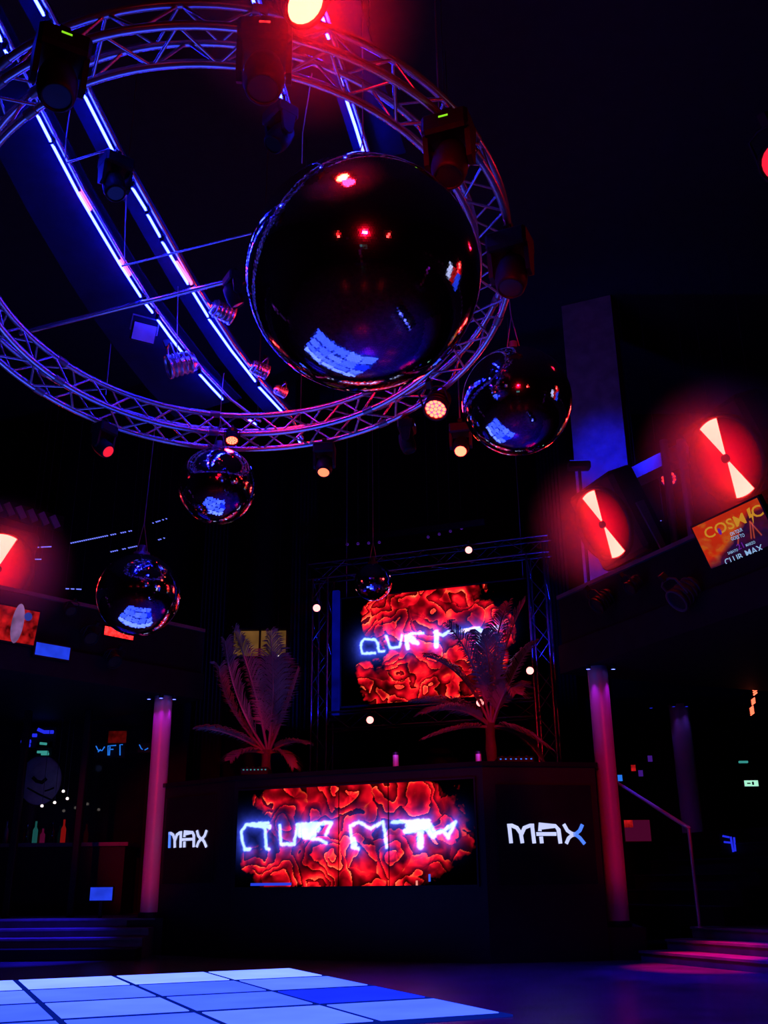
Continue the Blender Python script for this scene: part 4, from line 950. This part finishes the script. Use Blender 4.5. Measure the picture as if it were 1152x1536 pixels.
s = MB(); q = onY(176, 1106, 14.9); s.box(q, (.13, .01, .09)); t = thing('wall_picture', 'dim red glowing panel imitating a reflected screen above the small blue strokes', 'screen', q); s.build('display', emit('red_reflection', (.5, .01, .01), .10, flick=.9, scale=9), t); MB().box(q + A(0, .03, 0), (.14, .018, .1)).build('casing', 'black', t); MB().cyl(q + A(0, .04, 0), A(q[0], 15.35, q[2]), .012, n=6).build('wall_bracket', 'black', t)  # red part of the reflection, put in as a glowing panel
q = onY(60, 1170, 15.27); t = thing('oval_mural', 'large dim pale oval mural with dark brush marks on the bar wall', 'mural', q)
s = MB(); s.lathe([(.001, .02), (.30, .02), (.31, 0), (.31, -.03)], A(0, 0, 0), A(0, -1, 0), 32); s.v = [(q[0] + v[0], q[1] + v[1], q[2] + v[2] * 1.15) for v in s.v]; mat('mural', (.32, .32, .36), .8); s.build('oval', 'mural', t)
for pts, w_ in ((((50, 1166), (56, 1172), (64, 1174), (71, 1168)), .05), (((68, 1187), (75, 1185), (82, 1182)), .022), (((42, 1182), (60, 1192), (80, 1201)), .025)):
    s = MB(); s.ribbon([(onY(x, y, q[1])[0], onY(x, y, q[1])[2]) for x, y in pts], w_, A(0, q[1] - .03, 0), A(1, 0, 0), UZ, A(0, -1, 0), .006); s.build('brush_mark', 'black', t)
lamp('SPOT', 'mural_glow', q + A(.5, -1.2, .3), (.25, .35, 1), .5, t, aim=q, size=.05, spot=80)
glow_strokes([[(57, 1094), (66, 1098), (80, 1098)], [(49, 1103), (55, 1103)], [(32, 1113), (46, 1112)], [(33, 1118), (45, 1118)]], 15.0, 'blue glowing bars standing for blurred screens above the oval mural', .028, 'spot_dimblue')
glow_strokes([[(60, 1115), (70, 1116)], [(56, 1128), (72, 1128)], [(62, 1131), (73, 1131)]], 15.0, 'teal glowing bars standing for blurred screens above the oval mural', .02, 'teal')
for i, (x, y) in enumerate([(95, 1187), (101, 1198), (82, 1204), (63, 1209), (119, 1207)]):
    q = onY(x, y, 14.8); t = thing('bar_lamp', 'tiny white pendant bulb over the bar beside the oval mural', 'lamp', q, 'tiny white bulbs over the bar')
    MB().lathe([(.0, .022), (.016, .018), (.022, .0), (.016, -.014), (.0, -.018)], q, UZ, 10).build('bulb', 'bulb_white', t); MB().cyl(q + UZ * .02, A(q[0], q[1], ZU), .004, n=5).build('cord', 'cable', t)
q = onY(55, 1300, 14.6); t = thing('bar_counter', 'dark bar counter with a blue lit edge under the left balcony', 'bar', A(q[0], q[1], 0))
MB().box(A(q[0], q[1] + .3, .75), (1.2, .3, .55)).build('front', 'black', t); MB().box(A(q[0], q[1] + .3, 1.32), (1.25, .36, .025)).build('worktop', 'step', t)
lamp('AREA', 'bar_glow', A(q[0], q[1] + .2, 2.1), (.05, .08, 1), 1.0, t, aim=A(q[0], q[1], 1), size=.4)
for i, (x, y, h_, m_) in enumerate([(55, 1230, .30, emit('teal_dim', (.06, .5, .5), .12)), (93, 1270, .32, emit('red_dim2', (1, .02, .02), .16)), (22, 1245, .24, 'red_dim2'), (63, 1262, .2, 'pink_panel'), (10, 1240, .3, 'grey_plastic'), (40, 1250, .26, 'glass_dark'), (78, 1255, .28, 'glass_dark')]):  # the coloured bottles carry their lit colour as emission
    q = onY(x, y, 14.75); q[2] = 1.345; lab = ['tall teal glowing bottle on the bar counter', 'red glowing bottle at the right end of the bar counter', 'red glowing bottle left on the bar counter', 'dim pink bottle on the bar counter', 'grey bottle at the left end of the bar counter', 'dark bottle between the red and the teal bottle', 'dark bottle near the right end of the bar counter'][i]
    t = thing('bottle', lab, 'bottle', q, 'bottles on the bar'); MB().lathe([(.0, 0), (.035, 0), (.035, h_ * .6), (.014, h_ * .75), (.014, h_), (.0, h_)], q, UZ, 12).build('glass', m_, t); MB().cyl(q + UZ * h_, q + UZ * (h_ + .02), .016, n=8).build('cap', 'black', t)

# ================================================================== UNDER THE RIGHT BALCONY
P2 = onY(1056, 1395, 14.2); P2[2] = 0; pillar(P2, .31, .14, 'dim round pillar far behind the stair handrail')
downlights(P2, [(-.42, -.1), (-.13, -.2), (.05, -.2)], (.15, .06, 1.0), 1.5, 'spot_dimblue', 'dim blue ceiling spot above the far right pillar')
h0 = onP(919, 1170, RP + NR * 1.2, NR); h1 = onP(1033, 1242, RP + NR * .45, NR)
hb = onP(1050, 1400, RP + NR * .45, NR); hb = A(h1[0], h1[1], .31)
t = thing('stair_handrail', 'steel handrail sloping down beside the right pillar', 'handrail', hb)
MB().tube([h0, h1], .022, 10).build('rail', 'rail', t); MB().cyl(hb, h1, .02, n=10).build('post', 'alu_dark', t); MB().cyl(A(h0[0], h0[1], .31), h0, .02, n=10).build('post', 'alu_dark', t); MB().cyl(hb, hb + UZ * .015, .05, n=12).build('base_plate', 'alu_dark', t)
lamp('SPOT', 'rail_fill', h0 + A(-.1, -.9, 1.3), (.01, .03, 1), 70, t, aim=h0 * .6 + h1 * .4, size=.05, spot=45)  # blue spot without fixture, added to brighten the handrail
# upper stair behind the handrail
root = None
for i in range(6):
    a = RP + NR * (.9 + .28 * i) + DR * 1.6; b = RP + NR * (.9 + .28 * i) - DR * .6; z = .31 + .17 * (i + 1)
    s = MB(); s.prism([a + UZ * .3, b + UZ * .3, b + NR * .28 + UZ * .3, a + NR * .28 + UZ * .3], UZ * (z - .3))
    if root is None: root = struct('stair_upper', s, 'wall')
    else: s.build('step', 'wall', root)
    MB().prism([a - NR * .02 + UZ * z, b - NR * .02 + UZ * z, b + NR * .28 + UZ * z, a + NR * .28 + UZ * z], UZ * .02).build('tread', 'concrete', root)
q = onY(956, 1246, 13.6); t = thing('wall_picture', 'dim red and pink framed picture behind the right pillar', 'picture', q)
MB().box(q, (.175, .012, .14)).build('frame', 'black', t); MB().cyl(q, A(q[0], 15.35, q[2]), .012, n=6).build('wall_bracket', 'black', t); MB().box(q - A(0, .013, 0), (.165, .003, .13)).build('canvas', 'pink_panel', t); MB().box(q + A(-.11, -.018, .085), (.055, .003, .045)).build('red_patch', 'red_dimpanel', t)
q = onY(1127, 1175, 13.6); t = thing('exit_sign', 'small glowing green exit sign on the far right wall', 'sign', q)
MB().box(q + A(0, .03, 0), (.098, .028, .045), None, .006).build('casing', 'white_plastic', t); MB().box(q, (.09, .004, .037)).build('lit_face', 'exit_green', t)
MB().box(q + A(.02, -.006, .0), (.012, .002, .02)).build('pictogram', 'exit_dark' if 'exit_dark' in M else mat('exit_dark', (.0, .25, .12), .5), t)
MB().box(q + A(-.035, -.006, .0), (.022, .002, .008)).build('arrow', 'exit_dark', t); MB().cyl(q + A(0, .03, 0), A(q[0], 15.35, q[2]), .012, n=6).build('wall_bracket', 'black', t)
q = onY(1115, 1143, 13.9); s = MB(); s.box(q, (.06, .02, .014), None, .004); t = thing('tube_light', 'short teal tube light above the exit sign', 'lamp', q); s.build('tube', 'teal', t); MB().cyl(q + A(0, .02, 0), A(q[0], 15.35, q[2]), .008, n=6).build('wall_bracket', 'black', t)
glow_strokes([[(1084, 1254), (1094, 1256)], [(1086, 1263), (1096, 1264)], [(1096, 1255), (1100, 1278)], [(1101, 1256), (1103, 1277)]], 12.6, 'small blue glowing strokes imitating the reflected MAX sign on the dark right wall', .012, 'spot_dimblue')  # mirrored sign light drawn as emissive strokes
for (x, y, h_, lab) in [(1132, 1034, .075, 'upper striped red lamp strip in the far right corner'), (1130, 1052, .04, 'middle striped red lamp strip in the far right corner'), (1128, 1066, .055, 'lower striped red lamp strip in the far right corner')]:
    q = onY(x, y, 13.5); t = thing('lamp_strip', lab, 'lamp', q); MB().box(q + A(0, .02, 0), (.04, .015, h_ + .01)).build('backing', 'black', t); MB().cyl(q, A(q[0], 15.35, q[2]), .01, n=6).build('wall_bracket', 'black', t)
    for i in range(5): MB().box(q + UZ * h_ * (-.8 + .4 * i), (.032, .004, h_ * .12), (unit(A(1, 0, .7)), A(0, 1, 0), unit(A(-.7, 0, 1)))).build('lit_bar', 'lens_orange', t)
q = onP(1052, 1009, RP + NR * 1.0, NR); q = onY(1052, 1010, 12.4); t = thing('ceiling_lamp', 'red lit lantern box under the right balcony ceiling', 'lamp', q)
MB().box(q, (.05, .05, .04), None, .008).build('lit_box', 'warm_red', t); MB().box(q + A(.13, 0, 0), (.07, .05, .04), None, .008).build('second_box', 'red_dimpanel', t); MB().box(q + UZ * .05, (.16, .06, .012)).build('top_plate', 'black', t)
MB().cyl(q + UZ * .05, A(q[0], q[1], ZU), .01, n=6).build('stem', 'black', t)
for (x, y, lab, m_) in [(961, 1160, 'tiny violet bar lamp behind the handrail', 'violet_dim'), (975, 1138, 'second tiny violet lamp behind the handrail', 'violet_dim'), (930, 1167, 'tiny cyan display behind the right pillar', 'neon_cyan'), (950, 1152, 'tiny red indicator lamp behind the right pillar', 'red_dimpanel')]:
    q = onY(x, y, 13.9); t = thing('indicator_lamp', lab, 'lamp', q); MB().box(q + A(0, .02, 0), (.04, .02, .05), None, .006).build('body', 'black', t); MB().box(q - A(0, .003, 0), (.03, .003, .04)).build('lens', m_, t); MB().cyl(q + A(0, .03, 0), A(q[0], 15.35, q[2]), .008, n=6).build('wall_bracket', 'black', t)

# ================================================================== STAGE BACK WINDOW
q = onY(390, 965, 15.6); wn = MB(); wn.box(q, (.42, .01, .20)); wo = struct('window_1', wn, 'warm')
for dx in (-.43, 0, .43): MB().box(q + A(dx, -.02, 0), (.015, .03, .24)).build('window_frame', 'black', wo)
for dz in (-.23, .23): MB().box(q + A(0, -.02, dz), (.445, .03, .015)).build('window_frame', 'black', wo)
b_ = onY(416, 985, 15.3); t = thing('bar_lamp', 'tiny white bulb below the warm lit window', 'lamp', b_); MB().lathe([(.0, .03), (.022, .02), (.028, 0), (.0, -.022)], b_, UZ, 12).build('bulb', 'bulb_white', t); MB().cyl(b_ + UZ * .02, A(b_[0], b_[1], ZC), .004, n=5).build('cord', 'cable', t)
for (x, lab) in [(312, 'black drape leg hanging left of the stage'), (452, 'black drape leg hanging beside the warm window'), (850, 'black drape leg hanging right of the stage')]:
    a = onY(x, 1100, 14.9); s = MB(); n = 14; pts = [A(a[0] - .2 + .4 * i / n, a[1] + .05 * (i % 2), 0) for i in range(n + 1)]
    s.add([p + UZ * .3 for p in pts] + [p + UZ * (ZC - .3) for p in pts], [(i, i + 1, n + 2 + i, n + 1 + i) for i in range(n)]); s.add([p + UZ * .3 + A(0, .02, 0) for p in pts] + [p + UZ * (ZC - .3) + A(0, .02, 0) for p in pts], [(n + 1 + i, n + 2 + i, i + 1, i) for i in range(n)])
    single('stage_drape', s, 'wall', lab, 'curtain', 'black stage drapes')

# things beside the photographer that show in the mirror balls
a_, b_ = A(2.1, 3.4, .52), A(2.65, 5.2, .52); d_ = unit(b_ - a_); n_ = A(d_[1], -d_[0], 0)
t = thing('low_bar', 'low bar counter with a blue neon edge under the right balcony front', 'bar', (a_ + b_) / 2 * A(1, 1, 0))
MB().box((a_ + b_) / 2 * A(1, 1, 0) + n_ * .3 + UZ * .25, (.95, .25, .25), (d_, n_, UZ), .02).build('front', 'black', t); MB().box((a_ + b_) / 2 + n_ * .28, (1.0, .3, .02), (d_, n_, UZ)).build('worktop', 'black_gloss', t); MB().tube([a_ - n_ * .03, b_ - n_ * .03], .012, 8).build('neon_tube', 'spot_blue', t)
q = RP - DR * 6.9 - NR * .3 + UZ * 4.05
t = thing('poster_screen', 'white red and blue striped poster screen past the third lamp on the right balcony', 'screen', q)
MB().box(q + NR * .04, (.85, .03, .5), (DR, NR, UZ)).build('casing', 'black', t)
for k_, (m_, x_) in enumerate((('max_white', -.55), ('red_dimpanel', 0), ('blue_screen', .55))): MB().box(q + DR * x_, (.26, .006, .45), (DR, NR, UZ)).build('display', m_, t)
for k_, (x_, z_, m_, lab) in enumerate(((-.9, 3.75, 'warm', 'warm lit wall lamp box on the rear gallery'), (.15, 2.4, 'teal', 'teal lit wall lamp box under the rear gallery'))):
    q = A(x_, -6.9, z_); t = thing('wall_lamp', lab, 'lamp', q); MB().box(q, (.5, .09, .13), None, .02).build('body', 'black', t); MB().box(q + A(0, .1, 0), (.46, .01, .1)).build('diffuser', m_, t)

# spots added at fixtures to tint the steps, floor and stage truss
def added_spot(label, src_off, col, e, target, spot, size=.05):
    t = [o for o in ROOTS if o['label'] == label][0]; p = np.array(t['_o'], float) + np.asarray(src_off, float)
    lamp('SPOT', 'beam', p, col, e, t, aim=target, size=size, spot=spot, blend=.7)
added_spot('dark shiny par can under the poster screen', -NR * .25 - UZ * .2, (1, .002, .015), 2600, onZ(1050, 1452, 0), 26)
added_spot('small dark par can on the parapet front', -NR * .25 - UZ * .2, (.03, .003, 1), 900, onZ(1060, 1440, .1), 40)
added_spot('dark par can hanging under the left balcony edge', -NL * .3 - UZ * .2, (.02, .01, 1), 2600, onY(30, 1402, 12.2), 42)
added_spot('small dark moving head light lit blue on one side under the ring truss', -UZ * .5, (.004, .004, 1), 1500, A(1.2, 7.5, 0), 95)
added_spot('small round pale red lamp under the upper screen', A(0, -.3, .3), (.004, .02, 1), 160, SU.at(xl, 1.0, .1), 120)
added_spot('small round pale red lamp right of the palm', A(0, -.3, .3), (.004, .02, 1), 120, SU.at(xr, 1.0, .1), 120)

for o in list(bpy.data.objects):
    if '_o' in o: del o['_o']

# ================================================================== ADDED VOLUMES IMITATING LENS BLOOM AROUND THE STRONG LAMPS
def bloom_puff(c, r, dens, label):
    m = bpy.data.materials.new('bloom_haze'); m.use_nodes = True; nt = m.node_tree; nt.nodes.remove(nt.nodes['Principled BSDF'])
    v = nt.nodes.new('ShaderNodeVolumeScatter'); v.inputs['Color'].default_value = (.95, .95, .95, 1); v.inputs['Anisotropy'].default_value = .0
    tc = nt.nodes.new('ShaderNodeTexCoord'); ln = nt.nodes.new('ShaderNodeVectorMath'); ln.operation = 'LENGTH'
    mr = nt.nodes.new('ShaderNodeMapRange'); mr.interpolation_type = 'SMOOTHSTEP'; mr.inputs['From Min'].default_value = r * .15; mr.inputs['From Max'].default_value = r; mr.inputs['To Min'].default_value = dens; mr.inputs['To Max'].default_value = 0
    nt.links.new(tc.outputs['Object'], ln.inputs[0]); nt.links.new(ln.outputs['Value'], mr.inputs['Value']); nt.links.new(mr.outputs['Result'], v.inputs['Density'])
    nt.links.new(v.outputs[0], nt.nodes['Material Output'].inputs['Volume'])
    s = MB(); s.lathe([(r * math.cos(a), r * math.sin(a)) for a in np.linspace(-math.pi / 2, math.pi / 2, 13)], c, UZ, 20)
    tag(s.build('bloom_haze', m, off=c), label, 'bloom_haze', kind='stuff')
if BLOOM > 0:
    for c_, lab in ((c1, 'red bloom volume added around the lamp next to the blue lit pier'), (c2, 'red bloom volume added around the lamp above the poster screen'), (c3, 'red bloom volume added around the left balcony lamp')):
        bloom_puff(c_, .95, BLOOM * 1.25, lab)
    bloom_puff(CHOT, .75, BLOOM * .5, 'red bloom volume added around the glaring lamp on the ring truss')
